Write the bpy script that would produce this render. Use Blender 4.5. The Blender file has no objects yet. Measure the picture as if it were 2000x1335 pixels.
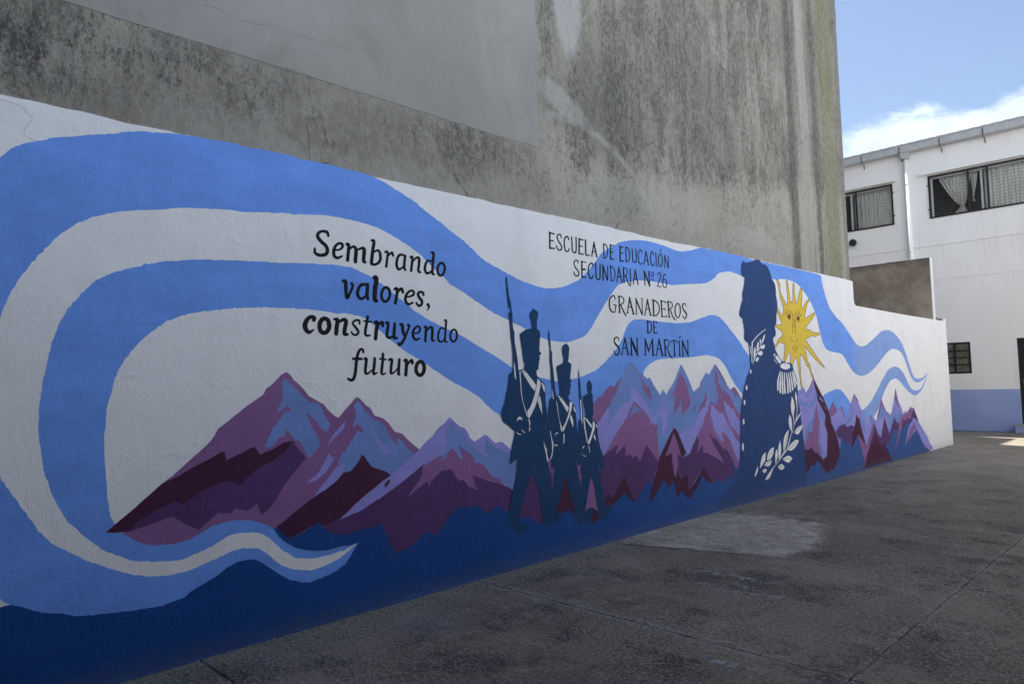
import bpy, bmesh, math, random
from mathutils import Vector, Matrix, Quaternion, noise
from mathutils.geometry import tessellate_polygon
R = math.radians
scene = bpy.context.scene
C = scene.collection

# ------------------------------------------------------------------ camera
cam_d = bpy.data.cameras.new('camera'); cam = bpy.data.objects.new('camera', cam_d); C.objects.link(cam)
yaw, pitch, roll = -0.790552, 0.059003, 0.0274177
cy, sy = math.cos(yaw), math.sin(yaw)
fwd = Vector((sy*math.cos(pitch), cy*math.cos(pitch), math.sin(pitch)))
rgt = Vector((cy, -sy, 0)); dwn = fwd.cross(rgt)
r2 = rgt*math.cos(roll) + dwn*math.sin(roll); d2 = -rgt*math.sin(roll) + dwn*math.cos(roll)
mw = Matrix((r2, -d2, -fwd)).transposed().to_4x4(); mw.translation = Vector((4.4748, 0, 1.6))
cam.matrix_world = mw
cam_d.sensor_width = 36; cam_d.lens = 1391.84/2000*36
cam_d.clip_start = 0.05; cam_d.clip_end = 2000
scene.camera = cam

# ------------------------------------------------------------------ light
SUN_AZ, SUN_EL = R(-70), R(62)           # from behind the grey party wall, slightly from the far end
scene.view_settings.view_transform = 'Standard'; scene.view_settings.look = 'None'
scene.view_settings.gamma = 1; scene.view_settings.exposure = 1.0
world = bpy.data.worlds.new("World"); scene.world = world; world.use_nodes = True
nt = world.node_tree; nt.nodes.clear()
def wn(t, **k):
    n = nt.nodes.new(t)
    for a, b in k.items(): setattr(n, a, b)
    return n
def wl(a, b): nt.links.new(a, b)
sky = wn('ShaderNodeTexSky', sky_type='NISHITA', sun_disc=False, sun_elevation=SUN_EL, sun_rotation=SUN_AZ,
         air_density=1.0, dust_density=1.2, ozone_density=1.0)
tc = wn('ShaderNodeTexCoord'); sep = wn('ShaderNodeSeparateXYZ'); wl(tc.outputs['Generated'], sep.inputs[0])
def wmath(op, a, b=None, clamp=False):
    n = wn('ShaderNodeMath', operation=op, use_clamp=clamp)
    for i, v in enumerate((a, b)):
        if v is None: continue
        if isinstance(v, (int, float)): n.inputs[i].default_value = v
        else: wl(v, n.inputs[i])
    return n.outputs[0]
# clouds: noise on the direction, squashed so the banks lie flat near the horizon
mp = wn('ShaderNodeMapping'); mp.inputs['Scale'].default_value = (1, 1, 2.2); mp.inputs['Location'].default_value = (2.6, 6.6, 1.2)
wl(tc.outputs['Generated'], mp.inputs[0])
n1 = wn('ShaderNodeTexNoise'); n1.inputs['Scale'].default_value = 8.0; n1.inputs['Detail'].default_value = 10; n1.inputs['Roughness'].default_value = 0.62
wl(mp.outputs[0], n1.inputs['Vector'])
# more cloud low in the sky towards the far end and to the right, and a broken deck added overhead to lift the shade
low = wmath('MULTIPLY', wmath('SUBTRACT', 0.362, sep.outputs['Z']), 4.0)
east = wmath('MULTIPLY', wmath('ADD', sep.outputs['X'], 0.08), 1.2)
bias = wmath('ADD', low, east)
bias = wmath('MAXIMUM', bias, -0.30)
bias = wmath('MINIMUM', bias, 0.30)
high = wmath('MULTIPLY', wmath('SUBTRACT', sep.outputs['Z'], 0.55), 0.35, True)
bias = wmath('ADD', bias, high)
dens = wmath('ADD', wmath('ADD', wmath('MULTIPLY', n1.outputs['Fac'], 0.95), 0.025), bias)
ramp = wn('ShaderNodeMapRange', interpolation_type='SMOOTHSTEP'); wl(dens, ramp.inputs[0])
ramp.inputs[1].default_value = 0.48; ramp.inputs[2].default_value = 0.66
mix = wn('ShaderNodeMix', data_type='RGBA'); wl(ramp.outputs[0], mix.inputs['Factor'])
pale = wn('ShaderNodeMix', data_type='RGBA'); pale.inputs['Factor'].default_value = 0.0
wl(sky.outputs[0], pale.inputs['A']); pale.inputs['B'].default_value = (8,8.6,9.6,1)
# visible far bank dimmed for soft edges; unseen clouds kept brighter to light the yard
cloud_gain = wn('ShaderNodeMapRange', interpolation_type='SMOOTHSTEP'); wl(sep.outputs['Y'], cloud_gain.inputs[0])
for i_, v_ in enumerate((0.25, 0.75, 1.0, 0.40)): cloud_gain.inputs[i_+1].default_value = v_
n2 = wn('ShaderNodeTexNoise'); n2.inputs['Scale'].default_value = 9; n2.inputs['Detail'].default_value = 6; wl(mp.outputs[0], n2.inputs['Vector'])
shade = wmath('MULTIPLY', cloud_gain.outputs[0], wmath('ADD', wmath('MULTIPLY', n2.outputs['Fac'], 0.7), 0.65))
ccol = wn('ShaderNodeVectorMath', operation='SCALE'); ccol.inputs[0].default_value = (13.8,15.7,18.6,1)[:3]; wl(shade, ccol.inputs['Scale'])
wl(pale.outputs['Result'], mix.inputs['A']); wl(ccol.outputs[0], mix.inputs['B'])
bg = wn('ShaderNodeBackground'); bg.inputs['Strength'].default_value = 0.0853
wl(mix.outputs['Result'], bg.inputs['Color'])
wo = wn('ShaderNodeOutputWorld'); wl(bg.outputs[0], wo.inputs[0])
sd = bpy.data.lights.new('sun', 'SUN'); sd.energy = 5.0; sd.angle = R(0.5); sd.color = (1, 0.955, 0.88)
so = bpy.data.objects.new('sun', sd); C.objects.link(so)
to_sun = Vector((math.sin(SUN_AZ)*math.cos(SUN_EL), math.cos(SUN_AZ)*math.cos(SUN_EL), math.sin(SUN_EL)))
so.rotation_euler = to_sun.to_track_quat('Z', 'Y').to_euler(); so.location = (-10, 5, 30)

# ------------------------------------------------------------------ helpers
rnd = random.Random(7)
def tag(o, label=None, cat=None, group=None, kind=None):
    if label: o['label'] = label
    if cat: o['category'] = cat
    if group: o['group'] = group
    if kind: o['kind'] = kind
    return o
def empty(name, loc, label, cat, group=None):
    o = bpy.data.objects.new(name, None); C.objects.link(o); o.location = loc
    o.empty_display_size = 0.3
    return tag(o, label, cat, group)
def link(name, bm, mats, parent=None, smooth=False):
    me = bpy.data.meshes.new(name); bm.normal_update(); bm.to_mesh(me); bm.free()
    for m in (mats if isinstance(mats, (list, tuple)) else [mats]): me.materials.append(m)
    if smooth:
        for p in me.polygons: p.use_smooth = True
    o = bpy.data.objects.new(name, me); C.objects.link(o)
    if parent:
        o.parent = parent
        w = Vector((0, 0, 0)); q = parent
        while q: w += q.location; q = q.parent
        o.location = -w
    return o
def box(bm, x0, x1, y0, y1, z0, z1, bev=0.0, mi=0):
    vs = [bm.verts.new((x, y, z)) for x in (x0, x1) for y in (y0, y1) for z in (z0, z1)]
    fs = [bm.faces.new([vs[i] for i in f]) for f in ((0,1,3,2),(4,6,7,5),(0,4,5,1),(2,3,7,6),(0,2,6,4),(1,5,7,3))]
    for f in fs: f.material_index = mi
    if bev > 0:
        es = list({e for f in fs for e in f.edges})
        r = bmesh.ops.bevel(bm, geom=es, offset=bev, segments=2, affect='EDGES', profile=0.5)
        for f in r['faces']: f.material_index = mi
    return vs
def tube(bm, pts, r, seg=8, cap=True, mi=0):
    rings = []
    pts = [Vector(p) for p in pts]
    for i, p in enumerate(pts):
        t = (pts[min(i+1, len(pts)-1)] - pts[max(i-1, 0)]).normalized()
        u = t.orthogonal().normalized(); v = t.cross(u)
        rr = r[i] if isinstance(r, (list, tuple)) else r
        rings.append([bm.verts.new(p + rr*(u*math.cos(2*math.pi*k/seg) + v*math.sin(2*math.pi*k/seg))) for k in range(seg)])
    for a, b in zip(rings, rings[1:]):
        for k in range(seg):
            f = bm.faces.new((a[k], a[(k+1) % seg], b[(k+1) % seg], b[k])); f.material_index = mi; f.smooth = True
    if cap:
        bm.faces.new(rings[0][::-1]).material_index = mi; bm.faces.new(rings[-1]).material_index = mi
def prism_x(bm, yz, x0, x1, mi=0):
    """a YZ outline (counter-clockwise seen from +X) given thickness along X"""
    a = [bm.verts.new((x1, y, z)) for y, z in yz]; b = [bm.verts.new((x0, y, z)) for y, z in yz]
    tri = tessellate_polygon([[Vector((y, z, 0)) for y, z in yz]])
    for t in tri:
        n = (Vector(yz[t[1]]+(0,)) - Vector(yz[t[0]]+(0,))).cross(Vector(yz[t[2]]+(0,)) - Vector(yz[t[0]]+(0,))).z
        t = t if n > 0 else t[::-1]
        bm.faces.new([a[i] for i in t]).material_index = mi; bm.faces.new([b[i] for i in t[::-1]]).material_index = mi
    n = len(yz)
    area = sum(yz[i][0]*yz[(i+1) % n][1] - yz[(i+1) % n][0]*yz[i][1] for i in range(n))
    for i in range(n):
        j = (i+1) % n
        f = (a[i], b[i], b[j], a[j]) if area > 0 else (a[i], a[j], b[j], b[i])
        bm.faces.new(f).material_index = mi

# ------------------------------------------------------------------ materials
class NB:
    """small node-tree builder"""
    def __init__(s, name):
        s.m = bpy.data.materials.new(name); s.m.use_nodes = True; s.t = s.m.node_tree; s.t.nodes.clear()
        s.out = s.n('ShaderNodeOutputMaterial'); s.p = s.n('ShaderNodeBsdfPrincipled'); s.l(s.p.outputs[0], s.out.inputs[0])
        s.pos = s.n('ShaderNodeNewGeometry').outputs['Position']
        sx = s.n('ShaderNodeSeparateXYZ'); s.l(s.pos, sx.inputs[0]); s.x, s.y, s.z = sx.outputs
    def n(s, t, **k):
        n = s.t.nodes.new(t)
        for a, b in k.items(): setattr(n, a, b)
        return n
    def l(s, a, b): s.t.links.new(a, b)
    def put(s, sock, v):
        if hasattr(v, 'is_linked') or isinstance(v, bpy.types.NodeSocket): s.l(v, sock)
        else: sock.default_value = v
    def math(s, op, a, b=0.0, clamp=False):
        n = s.n('ShaderNodeMath', operation=op, use_clamp=clamp); s.put(n.inputs[0], a); s.put(n.inputs[1], b); return n.outputs[0]
    def noise(s, scale, detail=4, rough=0.55, vec=None, stretch=None, off=(0, 0, 0), dist=0.0):
        v = vec or s.pos
        if stretch or off != (0, 0, 0):
            mp = s.n('ShaderNodeMapping'); s.l(v, mp.inputs[0]); mp.inputs['Scale'].default_value = stretch or (1, 1, 1); mp.inputs['Location'].default_value = off; v = mp.outputs[0]
        n = s.n('ShaderNodeTexNoise'); s.l(v, n.inputs['Vector']); n.inputs['Scale'].default_value = scale; n.inputs['Detail'].default_value = detail
        n.inputs['Roughness'].default_value = rough; n.inputs['Distortion'].default_value = dist
        return n.outputs['Fac']
    def voro(s, scale, feature='F1', stretch=None, out='Distance'):
        v = s.pos
        if stretch:
            mp = s.n('ShaderNodeMapping'); s.l(v, mp.inputs[0]); mp.inputs['Scale'].default_value = stretch; v = mp.outputs[0]
        n = s.n('ShaderNodeTexVoronoi', feature=feature); s.l(v, n.inputs['Vector']); n.inputs['Scale'].default_value = scale
        return n.outputs[out]
    def rng(s, v, a, b, c=0.0, d=1.0, smooth=True):
        n = s.n('ShaderNodeMapRange', interpolation_type='SMOOTHSTEP' if smooth else 'LINEAR'); s.put(n.inputs[0], v)
        for i, q in enumerate((a, b, c, d)): n.inputs[i+1].default_value = q
        return n.outputs[0]
    def mix(s, f, a, b, mode='MIX'):
        n = s.n('ShaderNodeMix', data_type='RGBA', blend_type=mode); s.put(n.inputs['Factor'], f); s.put(n.inputs['A'], col(a)); s.put(n.inputs['B'], col(b)); return n.outputs['Result']
    def bump(s, h, dist=0.01, strength=1.0, prev=None):
        n = s.n('ShaderNodeBump'); s.l(h, n.inputs['Height']); n.inputs['Distance'].default_value = dist; n.inputs['Strength'].default_value = strength
        if prev is not None: s.l(prev, n.inputs['Normal'])
        return n.outputs[0]
    def fin(s, color, rough=0.8, normal=None, spec=0.3, metal=0.0):
        s.put(s.p.inputs['Base Color'], col(color)); s.put(s.p.inputs['Roughness'], rough); s.p.inputs['Specular IOR Level'].default_value = spec; s.p.inputs['Metallic'].default_value = metal
        if normal is not None: s.l(normal, s.p.inputs['Normal'])
        return s.m
def col(c):
    if isinstance(c, (tuple, list)): return tuple(c) + ((1.0,) if len(c) == 3 else ())
    if isinstance(c, (int, float)): return (c, c, c, 1.0)
    return c
def stucco(b):
    """trowelled render under the paint: the same relief runs through every painted colour"""
    big = b.noise(3.0, 4, 0.55)
    trowel = b.noise(26, 6, 0.68, stretch=(1, 1.0, 0.7), dist=0.3)
    ridge = b.rng(b.noise(4.5, 5, 0.6, stretch=(1, 0.8, 1.3), dist=1.2, off=(0, 3, 7)), 0.58, 0.74)
    grit = b.noise(120, 3, 0.65, stretch=(1, 1, 0.7))
    h = b.math('ADD', b.math('MULTIPLY', big, 0.42), b.math('ADD', b.math('MULTIPLY', trowel, 0.15), b.math('ADD', b.math('MULTIPLY', grit, 0.13), b.math('MULTIPLY', ridge, 0.09))))
    return b.bump(h, 0.05, 0.62)
PAL = dict(wallwhite=(.82,.82,.82),white=(.82,.82,.80),blue=(.155,.335,.84),navy=(.004,.045,.13),officer=(.018,.058,.19),base=(.003,.056,.245),skirt=(.014,.075,.28),mauve=(.25,.115,.285),steel=(.165,.26,.58),lilac=(.285,.27,.66),plum=(.09,.036,.14),maroon=(.06,.012,.045),yellow=(.78,.55,.06),brown=(.16,.05,.02),crackc=(.42,.42,.43),black=(.006,.006,.008))
PM = {}
FAR_LIGHT = dict(blue=(12.3, 12.7, (.24, .37, .72)), base=(4.0, 11.5, (.034, .092, .285)))
def paint(key, var=0.13):
    if key in PM: return PM[key]
    c = PAL[key]; b = NB('paint_' + key)
    brush = b.noise(5, 6, 0.65, stretch=(1, 0.35, 1.0), off=(sum(map(ord, key)) % 17, 0, 0))
    grit = b.noise(60, 3, 0.6, stretch=(1, 1, 0.5))
    f = b.math('ADD', b.math('MULTIPLY', brush, 0.75), b.math('MULTIPLY', grit, 0.25))
    lo = tuple(x*(1-var) for x in c); hi = tuple(min(1, x*(1+var)) for x in c)
    cc = b.mix(b.rng(f, 0.3, 0.7, smooth=False), lo, hi)
    if key in FAR_LIGHT:      # brighter light and grading at the far end, put into the paint colour
        y0, y1, c2 = FAR_LIGHT[key]
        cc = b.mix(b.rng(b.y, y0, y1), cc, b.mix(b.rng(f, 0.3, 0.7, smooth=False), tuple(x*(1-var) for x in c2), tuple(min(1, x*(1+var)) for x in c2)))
    # roller laps, rubbed places and mud splashed up from the yard
    lap = b.noise(1.0, 4, 0.55, stretch=(1, 2.6, 0.9), off=(0, sum(map(ord, key)) % 11, 0), dist=0.6)
    cc = b.mix(b.math('MULTIPLY', b.rng(lap, 0.50, 0.66), 0.16), cc, tuple(min(1, x*1.25+0.012) for x in c))
    cc = b.mix(b.math('MULTIPLY', b.rng(lap, 0.46, 0.34), 0.22), cc, tuple(x*0.78 for x in c))
    rub = b.rng(b.noise(7, 8, 0.75, stretch=(1, 0.5, 1.0), off=(0, 2, 8)), 0.66, 0.74)
    cc = b.mix(b.math('MULTIPLY', rub, 0.14), cc, (0.42, 0.42, 0.44))
    mud = b.rng(b.math('ADD', b.z, b.math('MULTIPLY', b.math('SUBTRACT', grit, 0.5), 0.30)), 0.16, 0.0)
    cc = b.mix(b.math('MULTIPLY', mud, 0.22), cc, (0.15, 0.135, 0.115))
    # pinholes and flecks where the roller missed the render
    pin = b.rng(b.noise(95, 2, 0.5), 0.30, 0.22)
    cc = b.mix(b.math('MULTIPLY', pin, 0.5), cc, tuple(x*0.45 for x in c))
    PM[key] = b.fin(cc, 0.72, stucco(b), 0.25)
    return PM[key]
def simple(name, c, rough=0.7, var=0.12, scale=20, spec=0.3, metal=0.0, bump=0.0):
    b = NB(name); f = b.noise(scale, 5, 0.6)
    cc = b.mix(b.rng(f, 0.3, 0.7, smooth=False), tuple(x*(1-var) for x in c), tuple(min(1, x*(1+var)) for x in c))
    nr = b.bump(f, bump) if bump else None
    return b.fin(cc, rough, nr, spec, metal)

# ------------------------------------------------------------------ the painting, as outlines on the wall: [part, colour, smoothing, (y, z) in millimetres]
PAINT=[['ribbon','blue',1,[16477,1585,16303,1494,16080,1437,15815,1411,15571,1455,15377,1575,15202,1771,15051,1925,14836,2028,14558,2064,14333,2046,14105,1982,13821,1861,13493,1727,13131,1615,12795,1579,12570,1603,12359,1688,12161,1821,12026,1918,11884,1952,11483,1984,11314,2037,11213,2144,11138,2297,11065,2464,10987,2584,10824,2743,10624,2866,10486,2938,10390,2965,10236,2991,10084,3002,9896,2994,9621,2967,9102,2917,8687,2936,8551,2954,8416,2963,8335,2960,8123,2918,7980,2836,7777,2764,7397,2724,7040,2684,6816,2690,6495,2690,6290,2670,6041,2613,5943,2547,5820,2431,5676,2282,5536,2130,5446,2059,5339,2022,5173,1988,5035,1991,4919,1998,4788,2027,4591,2084,4612,2091,4538,2118,4489,2128,4433,2154,4385,2167,4267,2204,4190,2225,4101,2270,3970,2330,3827,2394,3734,2429,3674,2478,3555,2550,3455,2628,3370,2677,3287,2713,3165,2761,3072,2794,2989,2811,2889,2823,2791,2831,2603,2833,2424,2814,2254,2797,2132,2786,2014,2771,1856,2762,1694,2744,1577,2727,1465,2700,1321,2672,1225,2644,1112,2597,1054,2560,1010,2524,967,2482,931,2442,889,2383,830,2306,822,2284,785,2225,757,2171,729,2103,708,2037,666,1830,652,1594,672,1360,712,1202,739,1148,779,1080,827,999,875,916,917,853,974,799,1039,751,1105,705,1196,651,1289,602,1370,569,1452,545,1537,537,1642,540,1746,561,1753,565,1838,584,1902,603,1969,613,2044,603,2105,581,2159,535,2198,494,2246,455,2311,420,2377,397,2470,381,2531,388,2602,398,2656,415,2702,434,2830,504,2790,426,2738,360,2628,314,2499,293,2435,287,2355,312,2285,338,2201,401,2139,450,2089,492,2058,513,1994,521,1946,516,1889,495,1860,480,1832,461,1774,436,1685,408,1628,371,1499,352,1370,361,1275,371,1137,388,1056,403,991,431,907,456,839,493,762,546,720,584,592,759,429,1059,326,1557,354,2150,484,2573,606,2780,692,2858,734,2909,777,2943,859,2983,938,3018,1025,3047,1142,3084,1222,3108,1291,3134,1376,3158,1464,3170,1569,3186,1678,3197,1841,3205,1995,3206,2016,3200,2095,3209,2283,3212,2368,3207,2446,3203,2535,3207,2608,3205,2749,3203,2895,3201,2976,3192,3078,3170,3151,3147,3237,3117,3379,3063,3492,3002,3631,2938,3751,2873,3872,2821,3983,2753,4114,2673,4302,2609,4462,2559,4591,2523,4763,2497,4884,2485,5098,2508,5262,2558,5412,2625,5478,2672,5614,2782,5756,2910,5922,2994,6093,3068,6369,3122,6577,3137,6902,3124,7216,3096,7460,3132,7716,3190,8286,3199,8895,3195,9030,3185,9574,3188,10201,3188,10596,3186,11013,3180,11273,3172,11314,3148,11326,3067,11378,2953,11452,2830,11568,2671,11613,2649,11840,2531,12079,2443,12318,2303,12563,2159,12690,2102,12872,2085,13064,2104,13369,2194,13852,2360,14069,2398,14341,2407,14663,2339,14983,2194,15185,2004,15357,1790,15535,1593,15675,1509,15894,1484,16228,1516]],
['ribbon','blue',1,[2702,462,2684,468,2639,462,2576,457,2514,457,2445,462,2361,481,2312,506,2263,545,2215,587,2168,636,2121,674,2067,696,1999,707,1925,710,1881,699,1831,676,1767,652,1685,629,1624,612,1537,617,1452,629,1337,660,1257,702,1203,733,1165,765,1104,826,1059,878,1015,930,979,997,950,1058,929,1125,907,1196,896,1274,885,1356,877,1430,876,1424,879,1531,890,1634,907,1753,927,1858,947,1936,977,2015,1008,2081,1032,2115,1083,2180,1147,2248,1227,2296,1322,2335,1422,2370,1539,2397,1741,2427,1855,2436,2012,2447,2170,2454,2378,2469,2599,2481,2679,2486,2739,2483,2824,2475,2885,2454,2962,2428,3077,2371,3169,2311,3290,2246,3359,2198,3443,2157,3515,2125,3723,2051,3847,2010,4006,1937,4171,1865,4308,1803,4413,1751,4419,1751,4720,1662,4775,1655,4915,1631,5012,1615,5216,1632,5262,1639,5317,1642,5373,1657,5478,1683,5595,1715,5686,1764,5790,1826,5885,1890,6029,2010,6108,2128,6186,2212,6288,2253,6467,2261,6704,2253,7123,2250,7392,2272,7678,2339,7875,2379,8041,2374,8206,2303,8388,2186,8558,2080,8672,1985,8789,1896,8963,1714,9140,1300,8646,1350,8583,1385,8494,1449,8393,1522,8296,1619,8201,1724,8104,1802,8007,1845,7930,1866,7704,1884,7360,1856,6950,1843,6701,1826,6539,1780,6431,1713,6402,1661,6414,1587,6140,1351,5697,1163,5295,1079,5146,1109,4883,1165,4659,1202,4256,1339,4122,1418,4025,1495,3865,1578,3742,1629,3592,1707,3477,1771,3378,1822,3281,1867,3161,1943,3070,2007,2968,2080,2893,2120,2756,2141,2672,2137,2617,2145,2545,2151,2456,2154,2370,2155,2079,2147,1854,2120,1693,2093,1600,2066,1517,2027,1466,1990,1408,1938,1345,1872,1283,1781,1263,1744,1243,1692,1237,1648,1217,1589,1204,1524,1195,1403,1194,1392,1192,1290,1199,1178,1205,1092,1213,1006,1225,928,1245,883,1288,846,1332,804,1393,764,1452,745,1554,729,1651,745,1737,777,1726,770,1785,797,1849,809,1922,813,1984,807,2064,788,2122,763,2180,727,2230,676,2270,632,2314,594,2360,567,2429,541,2515,521,2608,512,2678,523,2764,515,2830,504]],
['ribbon','blue',1,[10927,1216,11116,1283,11373,1344,11666,1378,11830,1366,11988,1295,12146,1198,12248,1128,12475,1026,12709,1002,12962,1052,13179,1136,13416,1269,13618,1380,13808,1507,13813,1501,14104,1661,14331,1719,14556,1733,14832,1685,15045,1569,15253,1402,15418,1301,15658,1256,15985,1287,16276,1423,16477,1585,16382,1452,16189,1323,15973,1228,15704,1165,15457,1183,15112,1289,14734,1459,14516,1509,14234,1476,14166,1448,13994,1358,13821,1244,13712,1156,13517,995,13257,848,12932,684,11960,860,11203,1007]],
['mtA','mauve',0,[1495,1074,1561,1114,1594,1140,1662,1199,1785,1300,1803,1330,1830,1373,1932,1445,1989,1489,2126,1578,2147,1615,2208,1662,2249,1702,2292,1722,2321,1702,2343,1671,2379,1640,2415,1602,2449,1557,2505,1527,2566,1497,2597,1454,2651,1410,2679,1398,2740,1455,2824,1534,2836,1538,2857,1526,2907,1477,2941,1457,2983,1397,3062,1372,3100,1339,3161,1266,3225,1250,3274,1203,3323,1164,3385,1117,3218,965,2830,605,2505,587,2280,625,2192,703,2114,748,2060,771,1984,790,1925,795,1853,792,1789,781,1726,753,1685,735,1660,723,1562,708,1452,726,1393,745,1328,784,1280,828,1493,907]],
['mtA','plum',0,[1281,827,1323,831,1353,863,1423,902,1512,940,1573,958,1615,935,1679,974,1749,1005,1838,1039,1893,1043,1930,1030,1963,1008,2044,1075,2113,1120,2183,1141,2276,1210,2324,1264,2361,1232,2338,1243,2428,1136,2339,1052,2279,985,2240,936,2201,875,2162,838,2112,807,2096,824,2081,876,2008,840,1937,867,1913,848,1865,845,1829,857,1713,773,1662,798,1553,875,1384,834,1323,823]],
['mtA','maroon',0,[1200,837,1292,909,1353,954,1447,1033,1495,1070,1561,1097,1662,1142,1767,1189,1848,1227,1871,1225,1880,1174,1969,1207,2060,1246,2079,1221,2099,1187,2184,1217,2256,1250,2324,1264,2276,1190,2183,1141,2113,1120,2044,1075,1963,1008,1930,1030,1893,1043,1838,1039,1749,1005,1679,974,1653,956,1615,935,1573,958,1512,940,1423,902,1353,863,1323,831,1281,827]],
['mtA','steel',0,[2278,1685,2306,1655,2346,1620,2371,1596,2408,1561,2456,1515,2505,1510,2539,1491,2558,1453,2558,1435,2588,1396,2615,1352,2595,1312,2571,1300,2533,1344,2503,1383,2473,1415,2436,1448,2432,1431,2458,1389,2469,1347,2502,1301,2532,1247,2532,1213,2501,1182,2459,1141,2436,1150,2411,1203,2382,1252,2349,1264,2324,1290,2303,1324,2285,1337,2267,1294,2232,1290,2196,1246,2155,1230,2138,1235,2138,1254,2176,1326,2190,1358,2218,1382,2254,1433,2283,1462,2315,1454,2319,1467,2301,1494,2276,1492,2251,1470,2223,1451,2219,1468,2251,1526,2261,1566,2256,1612,2253,1652]],
['mtA','lilac',0,[2739,1372,2722,1318,2673,1279,2625,1241,2597,1201,2601,1228,2630,1275,2682,1327]],
['mtA','lilac',0,[2604,1156,2620,1126,2651,1124,2615,1075,2575,1024,2529,995,2491,972,2479,980,2431,964,2446,984,2499,1012,2537,1055,2569,1107]],
['mtA','steel',0,[2836,1512,2865,1489,2894,1437,2940,1399,2987,1360,3026,1354,3070,1322,3104,1249,3148,1194,3179,1158,3184,1176,3166,1219,3212,1204,3257,1163,3244,1170,3286,1126,3336,1084,3219,1005,3120,946,3011,930,3036,938,2879,989,2719,1009,2669,1078,2684,1112,2710,1155,2729,1147,2736,1172,2786,1229,2828,1290,2845,1292,2878,1283,2883,1293,2862,1324,2833,1340,2796,1324,2800,1356,2822,1390,2822,1441,2810,1470]],
['mtA','lilac',0,[2728,1076,2719,1019,2667,966,2601,923,2484,868,2509,903,2566,959,2654,1051,2683,1067]],
['mtA','lilac',0,[2972,1280,3040,1187,3102,1153,3200,1063,3146,1097,3083,1125,3082,1073,3048,1113,2988,1221]],
['mtA','maroon',0,[2865,1126,2896,1100,2919,1061,2958,1020,3037,994,3086,970,3116,947,3036,905,2923,845,2798,769,2685,692,2612,674,2541,660,2527,691,2437,664,2362,640,2289,622,2209,710,2303,764,2484,868,2601,923,2667,966,2719,1009,2772,1013,2818,1051,2849,1087]],
['mtB','lilac',0,[3343,1086,3385,1117,3457,1172,3519,1209,3566,1260,3614,1294,3630,1293,3695,1351,3727,1324,3798,1268,3847,1255,3888,1209,3911,1166,3957,1133,4022,1161,4084,1182,4136,1147,4192,1102,4233,1107,4274,1107,4324,1073,4378,1029,4451,956,4441,704,3323,837,3407,983,3289,925,3111,834,3108,842,3005,781,2997,789,2874,726,2774,701,2685,692,2798,769,2923,845,3052,916,3116,947]],
['mtB','maroon',0,[3056,885,3085,909,3114,920,3101,890,3063,858]],
['mtB','steel',0,[3710,1313,3734,1293,3757,1255,3805,1227,3846,1199,3869,1160,3893,1120,3943,1091,3967,1064,4035,1026,4121,973,4096,1021,4071,1068,4078,1131,4091,1143,4126,1108,4195,1064,4303,1022,4377,1003,4450,943,4440,677,4384,684,4329,711,4257,771,4151,822,4117,858,4075,914,4007,952,3960,957,3940,1003,3907,1034,3842,1074,3801,1108,3793,1091,3823,995,3790,1004,3759,1062,3708,1098,3687,1075,3647,1042,3630,1019,3587,1011,3615,1044,3640,1079,3654,1163,3648,1219,3653,1255,3693,1289]],
['mtB','mauve',0,[3430,990,3514,1023,3592,1053,3639,1042,3708,1098,3751,1069,3783,1023,3827,994,3816,1033,3793,1091,3803,1110,3842,1074,3907,1034,3940,1003,3960,957,4007,952,4075,914,4117,858,4151,822,4222,798,4293,731,4365,693,4346,682,3284,726,3253,760,3308,810,3375,872,3406,927]],
['mtB','steel',0,[3587,1011,3615,1044,3640,1076,3654,1041,3630,1019,3611,1024]],
['mtB','plum',0,[2539,651,2606,672,2697,690,2867,726,2996,787,3006,782,3109,840,3111,834,3289,925,3426,999,3406,927,3375,872,3308,810,3256,760,3315,789,3374,825,3468,867,3463,820,3482,836,3495,864,3541,889,3604,933,3643,926,3695,930,3715,913,3746,873,3785,825,3810,841,3834,826,3882,770,3932,752,3991,726,3958,774,3934,827,3923,860,3994,833,4106,789,4220,756,4347,708,4402,672,4417,670,4408,451,4129,475,3790,526,3575,399,3181,337,3055,457,2959,562,2746,554,2616,583]],
['mtC','steel',0,[4776,778,4835,883,4899,910,5288,1085,5510,1370,5631,1454,5670,1456,5722,1497,5806,1560,5877,1543,6019,1655,6098,1737,6156,1802,6210,1782,6252,1763,6305,1717,6474,1616,6515,1632,6622,1518,6710,1433,6765,1496,6826,1433,7028,1603,7092,1697,7149,1780,7197,1736,7291,1615,7399,1452,7542,1514,7562,1562,7698,1676,7768,1649,7918,1778,7980,1734,8074,1648,8183,1526,8272,1454,8372,1491,8472,1405,8555,1323,8673,1203,8665,133,6725,152,4754,299]],
['mtC','mauve',0,[4379,666,4835,883,4899,910,5288,1085,5510,1370,5631,1454,5670,1456,5722,1497,5806,1560,5877,1543,6010,1642,5972,1579,5904,1480,5850,1431,5795,1359,5721,1306,5658,1242,5596,1184,5591,1018,5587,366,4685,242,4367,361]],
['mtC','plum',0,[4400,422,4633,814,4836,880,4901,751,4883,586,4743,323]],
['mtC','lilac',0,[5557,1168,5658,1242,5721,1306,5773,1335,5779,1260,5736,1127,5849,1238,5935,1309,6033,1362,6058,1393,6076,1366,6141,1380,6167,1447,6172,1534,6236,1503,6310,1455,6418,1380,6438,1339,6514,1263,6579,1194,6598,1139,6590,1100,6389,1276,6218,1387,6148,1319,6077,1220,6032,1172,5879,1056,5804,1002,5703,898,5656,855,5588,885,5527,1123]],
['mtC','mauve',0,[6212,1387,6302,1332,6394,1275,6485,1185,6590,1103,6632,1111,6620,941,6626,880,6642,775,6622,708,6261,494,5651,644,5656,859,5710,898,5812,985,5815,1001,5879,1062,6010,1167,6038,1184,6044,1203,6078,1226,6124,1288]],
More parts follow.
